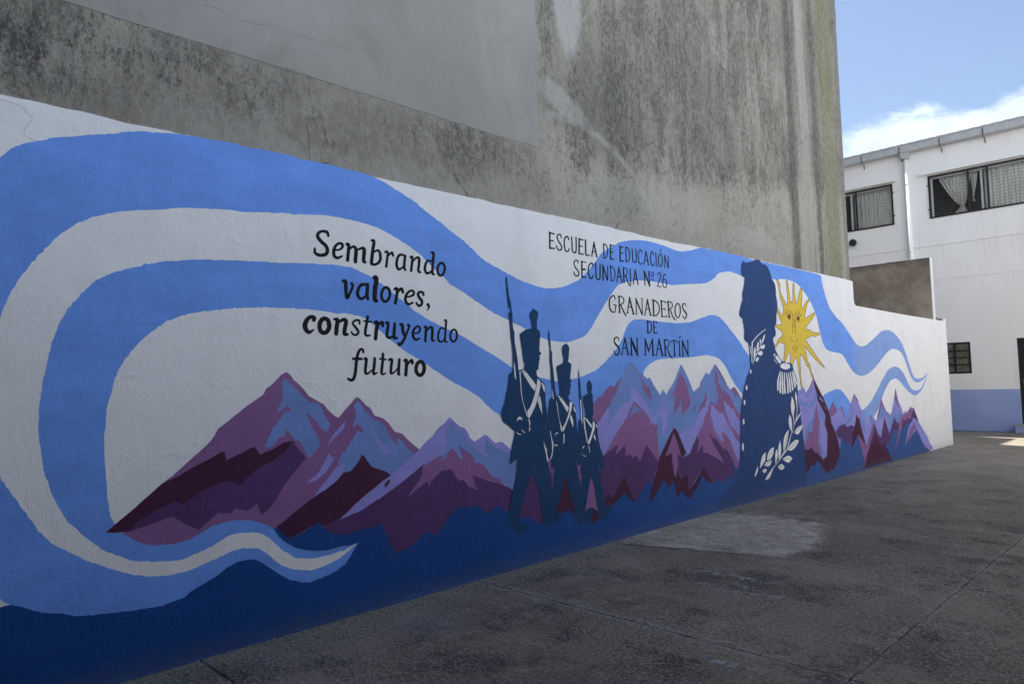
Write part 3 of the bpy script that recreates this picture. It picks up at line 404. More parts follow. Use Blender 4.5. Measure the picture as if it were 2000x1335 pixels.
STROKES=[['sembrando','black',0,1,[2618,2688,2606,2713,2572,2716,2540,2699,2534,2670,2559,2642,2593,2617,2608,2590,2601,2561,2572,2545,2535,2543,2510,2558,2510,2587],[18,24,17,20,27,26,26,27,24,22,22,20,15]],
['sembrando','black',0,1,[2666,2593,2705,2599,2729,2620,2729,2641,2705,2646,2678,2627,2660,2591,2660,2559,2674,2540,2698,2540,2728,2556],[14,13,19,23,16,18,23,25,22,18,12]],
['sembrando','black',0,1,[2762,2643,2783,2640,2771,2529],[17,25,26]],
['sembrando','black',0,1,[2789,2611,2814,2633,2835,2630,2844,2606,2837,2525],[12,16,25,29,28]],
['sembrando','black',0,1,[2854,2613,2888,2630,2913,2625,2909,2570,2909,2537,2927,2531],[12,17,29,29,28,15]],
['sembrando','black',0,1,[2978,2699,3001,2696,2990,2634,2975,2528],[15,25,26,26]],
['sembrando','black',0,1,[2975,2522,3013,2523,3050,2552,3056,2591,3045,2626,3022,2629,2996,2612],[19,18,21,24,21,15,13]],
['sembrando','black',0,1,[3096,2624,3122,2624,3107,2514],[14,20,20]],
['sembrando','black',0,1,[3118,2584,3137,2612,3163,2629,3172,2606],[10,15,18,20]],
['sembrando','black',0,1,[3289,2618,3240,2621,3213,2594,3203,2545,3212,2513,3231,2507,3264,2529,3281,2552],[16,18,21,24,23,17,13,12]],
['sembrando','black',0,1,[3285,2618,3274,2530,3286,2505],[22,24,17]],
['sembrando','black',0,1,[3332,2609,3355,2609,3339,2504],[14,23,22]],
['sembrando','black',0,1,[3357,2576,3392,2613,3419,2610,3418,2566,3410,2510,3433,2502],[10,16,25,24,23,14]],
['sembrando','black',0,1,[3557,2597,3508,2603,3487,2578,3475,2533,3492,2501,3527,2510,3552,2535],[15,16,22,25,21,16,12]],
['sembrando','black',0,1,[3541,2671,3566,2665,3556,2580,3551,2507,3568,2498],[14,24,25,24,16]],
['sembrando','black',1,1,[3678,2546,3671,2524,3657,2505,3641,2495,3625,2495,3611,2505,3604,2523,3604,2545,3611,2568,3624,2586,3640,2597,3657,2597,3670,2587,3678,2569],[23,21,19,18,20,23,23,22,21,19,18,20,23,24]],
['valores','black',0,1,[2728,2373,2752,2372,2754,2309,2763,2257,2790,2296,2812,2345,2800,2363],[18,27,28,25,19,20,20]],
['valores','black',0,1,[2934,2360,2896,2363,2865,2339,2851,2295,2863,2263,2888,2257,2920,2278,2930,2306],[20,21,23,26,24,20,16,13]],
['valores','black',0,1,[2940,2366,2933,2295,2939,2256],[28,28,23]],
['valores','black',0,1,[2992,2422,3017,2416,3003,2333,2999,2258,3021,2249],[23,37,37,35,20]],
['valores','black',1,1,[3135,2302,3128,2279,3115,2260,3099,2250,3082,2250,3069,2261,3061,2280,3060,2303,3067,2326,3080,2345,3096,2355,3113,2355,3127,2344,3134,2325],[24,23,21,20,21,23,24,23,22,21,20,21,24,24]],
['valores','black',0,1,[3176,2348,3205,2347,3186,2240],[16,26,25]],
['valores','black',0,1,[3201,2304,3221,2343,3247,2356,3256,2332],[12,19,22,25]],
['valores','black',0,1,[3285,2297,3324,2302,3358,2320,3359,2342,3335,2349,3299,2324,3279,2283,3290,2251,3316,2242,3353,2258],[11,14,19,22,15,20,25,23,18,13]],
['valores','black',0,1,[3456,2322,3450,2341,3419,2344,3402,2324,3418,2297,3441,2271,3430,2241,3403,2236,3383,2257],[21,21,18,24,25,25,20,20,17]],
['valores','black',0,1,[3498,2248,3507,2236,3502,2217,3487,2200],[30,24,14,5]],
['construyendo','black',0,1,[2495,2080,2499,2097,2473,2103,2445,2082,2428,2043,2439,2008,2461,1997,2496,2015],[26,29,24,29,34,31,24,8]],
['construyendo','black',0,1,[2653,2095,2681,2090,2675,2036,2670,1991],[13,31,31,30]],
['construyendo','black',0,1,[2694,2078,2727,2094,2751,2085,2743,2039,2738,1993,2768,1992],[17,24,31,30,29,14]],
['construyendo','black',0,1,[2864,2071,2862,2094,2828,2094,2808,2070,2832,2042,2853,2013,2840,1990,2811,1991,2795,2009],[16,16,14,17,19,20,15,15,14]],
['construyendo','black',0,1,[2936,2127,2925,2075,2912,2011,2921,1987,2954,1989],[22,22,23,18,13]],
['construyendo','black',0,1,[2901,2093,2970,2088],[12,12]],
['construyendo','black',1,1,[2615,2044,2609,2023,2597,2005,2580,1996,2564,1997,2549,2007,2541,2025,2539,2047,2545,2069,2557,2086,2574,2095,2590,2095,2605,2084,2613,2067],[32,31,29,28,29,31,31,31,30,29,28,29,31,32]],
['construyendo','black',0,1,[2995,2086,3019,2083,3008,2028,3001,1964],[20,30,29,29]],
['construyendo','black',0,1,[3021,2057,3045,2084,3065,2087,3066,2062],[13,20,25,24]],
['construyendo','black',0,1,[3093,2086,3117,2085,3107,2031,3103,1991,3125,1975,3155,1988,3167,2013],[16,24,24,24,19,15,13]],
['construyendo','black',0,1,[3176,2085,3170,2025,3168,1978,3201,1976],[23,27,26,12]],
['construyendo','black',0,1,[3221,2079,3244,2078,3250,2036,3267,1991],[15,26,27,25]],
['construyendo','black',0,1,[3297,2078,3312,2074,3290,2021,3259,1966,3238,1937,3215,1924,3208,1932],[17,20,17,22,23,23,25]],
['construyendo','black',0,1,[3355,2019,3383,2018,3410,2033,3413,2059,3392,2073,3358,2048,3344,2010,3356,1977,3382,1967,3411,1980],[9,12,18,21,13,19,24,22,17,12]],
['construyendo','black',0,1,[3458,2069,3477,2065,3470,2014,3466,1958],[15,25,24,23]],
['construyendo','black',0,1,[3481,2036,3512,2067,3536,2063,3537,2016,3533,1969,3558,1965],[9,17,25,24,22,11]],
['construyendo','black',0,1,[3665,2063,3626,2066,3603,2035,3594,1987,3607,1960,3634,1958,3666,1985],[11,13,18,20,17,13,11]],
['construyendo','black',0,1,[3661,2129,3681,2127,3673,2051,3665,1967,3690,1957],[11,21,20,20,10]],
['construyendo','black',1,1,[3794,2008,3787,1987,3775,1970,3760,1961,3744,1961,3731,1971,3724,1989,3723,2010,3729,2032,3741,2049,3757,2058,3772,2057,3785,2047,3793,2030],[21,20,18,16,17,19,20,20,19,18,16,17,20,21]],
['futuro','black',0,1,[2894,1862,2887,1883,2865,1881,2845,1845,2832,1786,2824,1720,2809,1674,2787,1660,2761,1671],[17,18,18,23,24,24,24,20,17]],
['futuro','black',0,1,[2804,1815,2879,1814],[18,19]],
['futuro','black',0,1,[2898,1814,2918,1812,2912,1761,2909,1715,2929,1708,2964,1731],[14,23,23,22,15,11]],
['futuro','black',0,1,[2991,1819,2984,1757,2978,1706,3011,1712],[23,24,22,9]],
['futuro','black',0,1,[3064,1852,3061,1800,3052,1740,3050,1710,3064,1700,3088,1709],[22,23,23,21,14,9]],
['futuro','black',0,1,[3033,1816,3092,1810],[12,12]],
['futuro','black',0,1,[3114,1808,3143,1810,3140,1776,3132,1719,3144,1705,3174,1723,3194,1743],[16,23,24,23,15,12,11]],
['futuro','black',0,1,[3213,1811,3206,1747,3204,1702,3216,1697],[23,25,25,12]],
['futuro','black',0,1,[3255,1801,3279,1799,3270,1693],[15,28,29]],
['futuro','black',0,1,[3284,1764,3306,1793,3331,1805,3336,1782],[12,19,22,24]],
['futuro','black',1,1,[3449,1741,3443,1718,3430,1700,3413,1690,3396,1691,3381,1702,3371,1721,3369,1744,3375,1767,3388,1785,3404,1794,3422,1794,3437,1783,3447,1764],[33,32,29,26,27,30,32,32,31,29,26,27,31,33]],
['escuela','black',0,0,[4970,3024,4966,2869],[21,21]],
['escuela','black',0,0,[4963,3016,5035,3017],[13,13]],
['escuela','black',0,0,[4967,2946,5019,2948],[12,12]],
['escuela','black',0,0,[4963,2873,5031,2875],[13,13]],
['escuela','black',0,1,[5133,2996,5124,3019,5094,3018,5073,2988,5091,2955,5129,2915,5131,2884,5107,2868,5074,2877,5059,2902],[18,15,12,17,17,17,16,12,15,17]],
['escuela','black',0,1,[5241,2987,5231,3011,5211,3015,5183,2989,5174,2938,5185,2881,5211,2868,5235,2878,5243,2897],[18,17,12,16,18,18,12,13,16]],
['escuela','black',0,1,[5287,3018,5290,2952,5291,2889,5317,2869,5346,2881,5353,2960,5353,3021],[18,18,18,13,17,18,18]],
['escuela','black',0,0,[5402,3016,5394,2864],[21,21]],
['escuela','black',0,0,[5394,3013,5462,3011],[12,12]],
['escuela','black',0,0,[5401,2942,5448,2946],[11,11]],
['escuela','black',0,0,[5394,2867,5461,2866],[12,12]],
['escuela','black',0,0,[5498,3014,5497,2866],[20,20]],
['escuela','black',0,0,[5493,2863,5558,2865],[12,12]],
['escuela','black',0,0,[5591,2862,5634,3008],[17,17]],
['escuela','black',0,0,[5631,3008,5672,2863],[20,20]],
['escuela','black',0,0,[5612,2913,5656,2914],[10,10]],
['escuela','black',0,0,[5790,3012,5789,2864],[18,18]],
['escuela','black',0,1,[5789,3010,5827,3005,5852,2971,5849,2913,5820,2872,5789,2863],[10,13,16,14,11,9]],
['escuela','black',0,0,[5901,3016,5900,2866],[20,20]],
['escuela','black',0,0,[5897,3010,5956,3012],[11,11]],
['escuela','black',0,0,[5901,2936,5948,2941],[11,11]],
['escuela','black',0,0,[5901,2869,5955,2867],[12,12]],
['escuela','black',0,0,[6072,3020,6062,2862],[21,21]],
['escuela','black',0,0,[6063,3017,6125,3015],[11,11]],
['escuela','black',0,0,[6067,2946,6116,2949],[11,11]],
['escuela','black',0,0,[6063,2867,6131,2864],[12,12]],
['escuela','black',0,0,[6171,3022,6168,2868],[18,18]],
['escuela','black',0,1,[6171,3019,6213,3012,6234,2969,6227,2904,6197,2871,6168,2868],[11,14,17,15,11,10]],
['escuela','black',0,1,[6284,3015,6286,2950,6289,2890,6321,2874,6349,2887,6356,2953,6352,3018],[17,17,17,10,15,17,17]],
['escuela','black',0,1,[6465,2995,6454,3019,6428,3019,6396,2982,6391,2931,6406,2877,6440,2866,6463,2888],[16,13,10,14,16,15,9,12]],
['escuela','black',0,0,[6493,2866,6542,3020],[15,15]],
['escuela','black',0,0,[6540,3020,6579,2869],[18,18]],
['escuela','black',0,0,[6517,2919,6565,2919],[8,8]],
['escuela','black',0,1,[6685,2996,6669,3023,6647,3020,6626,2977,6626,2910,6650,2871,6677,2879,6692,2901],[16,13,12,16,16,13,11,13]],
['escuela','black',0,0,[6732,3022,6733,2871],[16,16]],
['escuela','black',0,0,[6845,3075,6818,3046],[10,10]],
['escuela','black',0,0,[6906,3012,6903,2869],[13,13]],
['escuela','black',0,0,[6906,3010,6973,2876],[17,17]],
['escuela','black',0,0,[6976,3015,6979,2877],[15,15]],
['escuela','black',1,1,[6857,2952,6851,2920,6838,2893,6822,2878,6805,2876,6790,2888,6781,2913,6779,2944,6785,2976,6798,3002,6814,3018,6832,3020,6846,3007,6855,2983],[17,16,14,10,11,16,17,16,15,14,10,12,16,17]],
['secundaria','black',0,1,[5375,2775,5366,2794,5334,2793,5312,2768,5324,2729,5371,2687,5380,2661,5351,2640,5320,2646,5306,2672],[17,13,11,16,16,16,15,11,14,16]],
['secundaria','black',0,0,[5431,2792,5426,2633],[21,21]],
['secundaria','black',0,0,[5422,2791,5500,2790],[9,9]],
['secundaria','black',0,0,[5428,2713,5482,2718],[16,16]],
['secundaria','black',0,0,[5425,2640,5492,2639],[12,12]],
['secundaria','black',0,1,[5604,2763,5598,2788,5565,2784,5534,2749,5528,2697,5547,2643,5579,2637,5603,2667],[19,16,13,17,19,18,12,16]],
['secundaria','black',0,1,[5648,2793,5649,2713,5653,2652,5682,2634,5709,2648,5717,2719,5721,2791],[18,18,18,12,17,18,18]],
['secundaria','black',0,0,[5766,2790,5762,2636],[20,20]],
['secundaria','black',0,0,[5766,2788,5831,2639],[18,18]],
['secundaria','black',0,0,[5847,2789,5836,2637],[14,14]],
['secundaria','black',0,0,[5893,2794,5896,2641],[16,16]],
['secundaria','black',0,1,[5889,2792,5935,2782,5964,2741,5960,2683,5931,2644,5895,2639],[10,12,14,13,10,9]],
['secundaria','black',0,0,[5993,2637,6036,2792],[15,15]],
['secundaria','black',0,0,[6033,2792,6081,2634],[18,18]],
['secundaria','black',0,0,[6008,2692,6056,2693],[12,12]],
['secundaria','black',0,0,[6114,2794,6117,2640],[21,21]],
['secundaria','black',0,1,[6114,2791,6159,2793,6181,2771,6172,2735,6129,2707],[9,10,15,12,10]],
['secundaria','black',0,1,[6154,2709,6198,2634,6234,2610],[17,17,15]],
['secundaria','black',0,0,[6233,2795,6235,2635],[17,17]],
['secundaria','black',0,0,[6280,2638,6328,2793],[16,16]],
['secundaria','black',0,0,[6325,2793,6370,2638],[19,19]],
['secundaria','black',0,0,[6297,2694,6348,2696],[11,11]],
['secundaria','black',0,0,[6494,2795,6498,2638],[18,17]],
['secundaria','black',0,0,[6494,2792,6590,2635],[22,22]],
['secundaria','black',0,0,[6583,2798,6585,2637],[20,20]],
['secundaria','black',0,0,[6617,2713,6675,2716],[9,9]],
['secundaria','black',0,1,[6740,2768,6766,2796,6803,2797,6815,2772,6789,2728,6738,2651],[12,10,12,16,14,14]],
['secundaria','black',0,0,[6733,2647,6815,2647],[9,10]],
['secundaria','black',0,1,[6918,2794,6890,2792,6860,2760,6847,2707,6853,2660,6889,2642,6923,2666,6926,2708,6900,2738,6862,2726],[9,11,15,17,16,9,15,17,11,10]],
['secundaria','black',1,1,[6675,2775,6671,2764,6663,2754,6652,2748,6640,2747,6630,2751,6623,2760,6621,2770,6624,2782,6632,2792,6643,2798,6655,2799,6666,2795,6673,2786],[13,12,9,8,8,11,13,13,12,9,8,8,11,13]],
['granaderos','black',0,1,[5951,2451,5943,2479,5911,2483,5862,2448,5850,2395,5865,2338,5901,2314,5944,2320,5959,2381],[15,16,12,19,22,21,13,12,18]],
['granaderos','black',0,0,[5920,2393,5976,2385],[10,10]],
['granaderos','black',0,0,[6020,2484,6020,2318],[23,23]],
['granaderos','black',0,1,[6001,2483,6073,2482,6102,2451,6089,2421,6029,2391],[11,12,18,13,11]],
['granaderos','black',0,1,[6048,2392,6088,2333,6115,2302,6141,2281],[16,20,20,11]],
['granaderos','black',0,0,[5996,2315,6044,2318],[7,7]],
['granaderos','black',0,0,[6156,2319,6207,2482],[17,17]],
['granaderos','black',0,0,[6203,2482,6265,2312],[24,24]],
['granaderos','black',0,0,[6175,2385,6244,2380],[9,9]],
['granaderos','black',0,0,[6141,2315,6180,2317],[7,7]],
['granaderos','black',0,0,[6244,2311,6285,2310],[7,7]],
['granaderos','black',0,0,[6323,2480,6318,2315],[16,16]],
['granaderos','black',0,0,[6316,2480,6425,2314],[21,21]],
['granaderos','black',0,0,[6432,2488,6428,2314],[15,15]],
['granaderos','black',0,0,[6408,2488,6446,2487],[7,7]],
['granaderos','black',0,0,[6300,2314,6338,2313],[7,7]],
['granaderos','black',0,0,[6474,2314,6534,2481],[16,16]],
['granaderos','black',0,0,[6531,2481,6582,2316],[23,23]],
['granaderos','black',0,0,[6497,2376,6557,2376],[9,9]],
['granaderos','black',0,0,[6456,2311,6493,2313],[7,7]],
['granaderos','black',0,0,[6564,2312,6606,2314],[7,7]],
['granaderos','black',0,0,[6645,2486,6644,2316],[26,26]],
['granaderos','black',0,1,[6629,2485,6698,2474,6755,2430,6751,2368,6698,2318,6622,2312],[12,14,19,18,12,11]],
['granaderos','black',0,0,[6803,2487,6807,2311],[25,24]],
['granaderos','black',0,0,[6787,2486,6886,2482],[10,10]],
['granaderos','black',0,0,[6884,2482,6885,2463],[14,14]],
['granaderos','black',0,0,[6808,2396,6869,2396],[9,9]],
['granaderos','black',0,0,[6868,2407,6871,2385],[14,14]],
['granaderos','black',0,0,[6791,2310,6897,2312],[10,10]],
['granaderos','black',0,0,[6892,2312,6896,2332],[13,13]],
['granaderos','black',0,0,[6937,2486,6948,2311],[23,23]],
['granaderos','black',0,1,[6920,2484,7000,2483,7026,2453,7013,2426,6954,2397],[10,12,19,13,11]],
['granaderos','black',0,1,[6976,2396,7012,2337,7039,2306,7083,2282],[17,19,18,12]],
['granaderos','black',0,0,[6928,2311,6970,2312],[8,8]],
['granaderos','black',0,1,[7315,2456,7299,2482,7257,2479,7237,2445,7269,2402,7320,2365,7305,2325,7268,2307,7229,2344],[14,13,14,22,20,23,17,12,12]],
['granaderos','black',1,1,[7189,2399,7181,2362,7163,2332,7139,2315,7114,2314,7093,2329,7079,2357,7076,2393,7084,2429,7102,2458,7126,2476,7151,2477,7173,2463,7186,2434],[21,20,17,12,13,19,21,21,19,17,12,13,19,21]],
['de','black',0,0,[6522,2246,6519,2121],[23,23]],
['de','black',0,1,[6507,2245,6575,2236,6593,2200,6585,2150,6556,2122,6503,2117],[12,14,19,18,12,11]],
['de','black',0,0,[6639,2248,6636,2118],[22,21]],
['de','black',0,0,[6629,2245,6695,2244],[10,10]],
['de','black',0,0,[6695,2246,6698,2230],[13,13]],
['de','black',0,0,[6640,2183,6684,2185],[9,9]],
['de','black',0,0,[6625,2121,6695,2120],[10,10]],
['de','black',0,0,[6694,2120,6696,2134],[13,13]],
['sanmartin','black',0,1,[5989,2020,5984,2046,5947,2054,5912,2030,5924,1990,5979,1950,5990,1910,5960,1872,5918,1880,5901,1915],[15,15,12,20,22,24,24,15,16,14]],
['sanmartin','black',0,0,[6032,1879,6097,2051],[15,15]],
['sanmartin','black',0,0,[6094,2050,6143,1880],[23,23]],
['sanmartin','black',0,0,[6055,1949,6118,1944],[11,11]],
['sanmartin','black',0,0,[6012,1878,6056,1877],[8,8]],
['sanmartin','black',0,0,[6124,1878,6163,1877],[8,8]],
['sanmartin','black',0,0,[6208,2052,6200,1874],[22,22]],
['sanmartin','black',0,0,[6201,2049,6257,1961,6316,1872],[20,37,28]],
['sanmartin','black',0,0,[6312,2051,6310,1872],[20,20]],
['sanmartin','black',0,0,[6177,1874,6222,1873],[7,7]],
['sanmartin','black',0,0,[6298,2051,6329,2049],[7,7]],
['sanmartin','black',0,0,[6462,2052,6456,1880],[19,19]],
['sanmartin','black',0,0,[6457,2049,6521,1917],[22,22]],
['sanmartin','black',0,0,[6519,1917,6598,2049],[15,15]],
['sanmartin','black',0,0,[6599,2050,6603,1875],[26,26]],
['sanmartin','black',0,0,[6427,1878,6472,1877],[8,9]],
['sanmartin','black',0,0,[6577,1875,6635,1875],[9,9]],
['sanmartin','black',0,0,[6662,1873,6731,2052],[16,16]],
['sanmartin','black',0,0,[6728,2051,6784,1874],[26,26]],
['sanmartin','black',0,0,[6683,1947,6759,1942],[9,9]],
['sanmartin','black',0,0,[6644,1872,6689,1871],[7,7]],
['sanmartin','black',0,0,[6754,1871,6798,1871],[7,7]],
['sanmartin','black',0,0,[6839,2046,6843,1874],[25,25]],
['sanmartin','black',0,1,[6817,2049,6900,2048,6926,2013,6913,1985,6855,1959],[10,11,18,13,11]],
['sanmartin','black',0,1,[6883,1959,6918,1897,6944,1869,6985,1841],[17,20,20,12]],
['sanmartin','black',0,0,[6821,1871,6871,1871],[7,8]],
['sanmartin','black',0,0,[7031,2047,7030,1873],[23,23]],
['sanmartin','black',0,0,[6968,2043,7092,2044],[9,9]],
['sanmartin','black',0,0,[6970,2043,6964,2019],[13,13]],
['sanmartin','black',0,0,[7089,2044,7094,2016],[14,14]],
['sanmartin','black',0,0,[7001,1871,7053,1872],[8,8]],
['sanmartin','black',0,0,[7141,2037,7138,1877],[21,21]],
['sanmartin','black',0,0,[7123,2040,7159,2041],[8,8]],
['sanmartin','black',0,0,[7117,1877,7152,1875],[8,8]],
['sanmartin','black',0,0,[7169,2102,7143,2073],[15,15]],
['sanmartin','black',0,0,[7206,2048,7205,1871],[21,21]],
['sanmartin','black',0,0,[7200,2048,7321,1875],[24,24]],
['sanmartin','black',0,0,[7320,2051,7316,1875],[17,17]],
['sanmartin','black',0,0,[7302,2052,7344,2048],[8,8]],
['sanmartin','black',0,0,[7187,1873,7228,1871],[8,8]],
['face','brown',0,1,[9948,2498,10002,2530,10063,2567,10117,2540,10190,2510,10193,2418,10186,2308],[8,8,6,8,12,14,13]],
['face','brown',0,1,[10244,2310,10259,2421,10276,2498,10365,2557,10437,2527,10504,2500],[13,13,11,6,8,8]],
['face','brown',0,1,[9988,2484,10058,2525,10141,2499],[8,6,7]],
['face','brown',0,1,[10293,2481,10367,2519,10462,2490],[8,6,8]],
['face','brown',0,1,[10037,2423,10083,2410,10142,2428],[6,5,5]],
['face','brown',0,1,[10334,2411,10382,2400,10434,2424],[6,5,6]],
['face','brown',0,1,[10197,2437,10180,2327,10164,2218],[11,11,11]],
['face','brown',0,1,[10267,2440,10268,2331,10260,2212],[12,12,12]],
['face','brown',0,1,[10110,2166,10114,2116,10151,2107,10186,2114],[13,12,6,6]],
['face','brown',0,1,[10218,2102,10267,2110,10311,2121,10312,2155],[6,6,10,14]],
['face','brown',0,1,[10131,2015,10192,2042,10224,2037,10260,2045,10315,2018],[6,5,5,6,7]],
['face','brown',0,1,[10130,2013,10232,2010,10315,2016],[4,4,4]],
['face','brown',0,1,[10139,2008,10185,1988,10232,1976,10293,1994,10314,2013],[7,6,5,6,8]],
['face','brown',0,1,[10163,1967,10223,1978,10278,1951],[5,5,7]],
['outl','brown',1,0,[9720,2973,9775,2978,9824,2920,9822,2821,9862,2766,10004,2630,10048,2653,10052,2721,10042,2879,10035,2987,10074,2995,10096,2942,10118,2800,10143,2680,10220,2685,10236,2792,10254,2946,10282,2969,10306,2954,10297,2813,10317,2763,10317,2678,10365,2672,10403,2743,10513,2914,10561,2892,10547,2779,10510,2638,10526,2605,10704,2728,10781,2763,10815,2748,10731,2695,10667,2595,10605,2505,10630,2459,10716,2493,10978,2572,10997,2551,10881,2474,10634,2324,10631,2318,10649,2297,10773,2293,10873,2261,11000,2256,11131,2263,11138,2234,11038,2217,10950,2193,10846,2212,10695,2169,10622,2162,10608,2128,10722,2052,10936,1915,11116,1810,11278,1708,11069,1784,10828,1897,10566,2032,10552,1998,10585,1938,10631,1818,10707,1766,10754,1645,10821,1592,10834,1531,10729,1611,10680,1714,10584,1766,10514,1852,10432,1919,10379,1893,10368,1800,10365,1614,10392,1424,10362,1425,10311,1657,10258,1867,10191,1875,10177,1833,10102,1767,10037,1783,10062,1916,10000,1952,9957,1898,9872,1808,9827,1812,9899,2045,9873,2065,9738,2083,9663,2057,9623,2016,9560,2007,9564,2039,9609,2048,9689,2122,9821,2175,9810,2240,9619,2306,9613,2334,9693,2329,9811,2330,9825,2371,9777,2416,9697,2510,9704,2608,9753,2529,9856,2465,9912,2554,9875,2635,9813,2738,9775,2891],[15,10,15,15,13,11,13,15,15,14,12,15,15,13,12,15,15,7,16,16,16,15,10,13,11,16,16,16,8,10,7,13,12,14,16,7,8,7,12,10,10,15,8,8,8,7,8,9,7,7,7,7,9,13,11,11,11,11,10,10,9,16,15,14,14,15,14,8,14,13,12,13,8,14,16,16,16,15,15,14,8,12,8,15,15,7,12,10,15,15,8,6,9,8,8,10,9,9,11,10,9,7,7,7,14,12,14,7,12,7,15,14,14,14]],
['lau','officer',0,1,[10064,805,10184,847,10305,881],[5,5,5]],
['lau','officer',0,1,[9833,583,9967,625,10085,664],[5,5,5]],
['lau','officer',0,1,[9637,458,9763,452,9900,450],[4,4,4]],
['lau','officer',0,1,[9486,375,9548,376,9598,354],[4,4,5]],
['lau','officer',0,1,[9100,436,9168,448,9255,467],[4,4,4]],
['lau','officer',0,1,[9035,363,9068,365],[4,4]],
['lau','officer',0,1,[9183,504,9264,558,9356,620],[6,6,6]],
['lau','officer',0,1,[9684,560,9741,659,9820,797],[8,8,8]],
['crack','crackc',0,1,[688,3165,739,3164,774,3155,795,3146,810,3122,834,3106],[3,3,3,3,3,3]],
['crack','crackc',0,1,[837,3096,813,3062,799,3030,795,3007,820,2990,847,2978],[2,2,2,2,2,2]],
['crack','crackc',0,1,[2278,2702,2295,2648,2290,2624],[2,2,2]],
['crack','crackc',0,1,[2311,2595,2353,2552],[2,2]],
['crack','crackc',0,1,[1279,2795,1310,2796,1342,2767,1367,2740,1374,2710],[2,2,2,2,2]],
['crack','crackc',0,1,[3377,2961,3408,2865,3418,2801,3451,2741],[3,3,3,3]]]
CRACKS=[[[1736,4078,1851,4062,1959,4066,2092,4056,2238,4092,2313,4089,2469,4104,2673,4095,2846,4127],0.0025],[[1577,3811,1663,3790,1752,3785,1850,3779,1985,3776,2090,3781,2310,3811,2513,3815],0.0025],[[2892,4261,3052,4266,3317,4294,3522,4308,3736,4297,3934,4312],0.002],[[2628,3814,2841,3828,2975,3834,3209,3833],0.0022],[[2311,3840,2426,3831,2513,3815],0.004]]

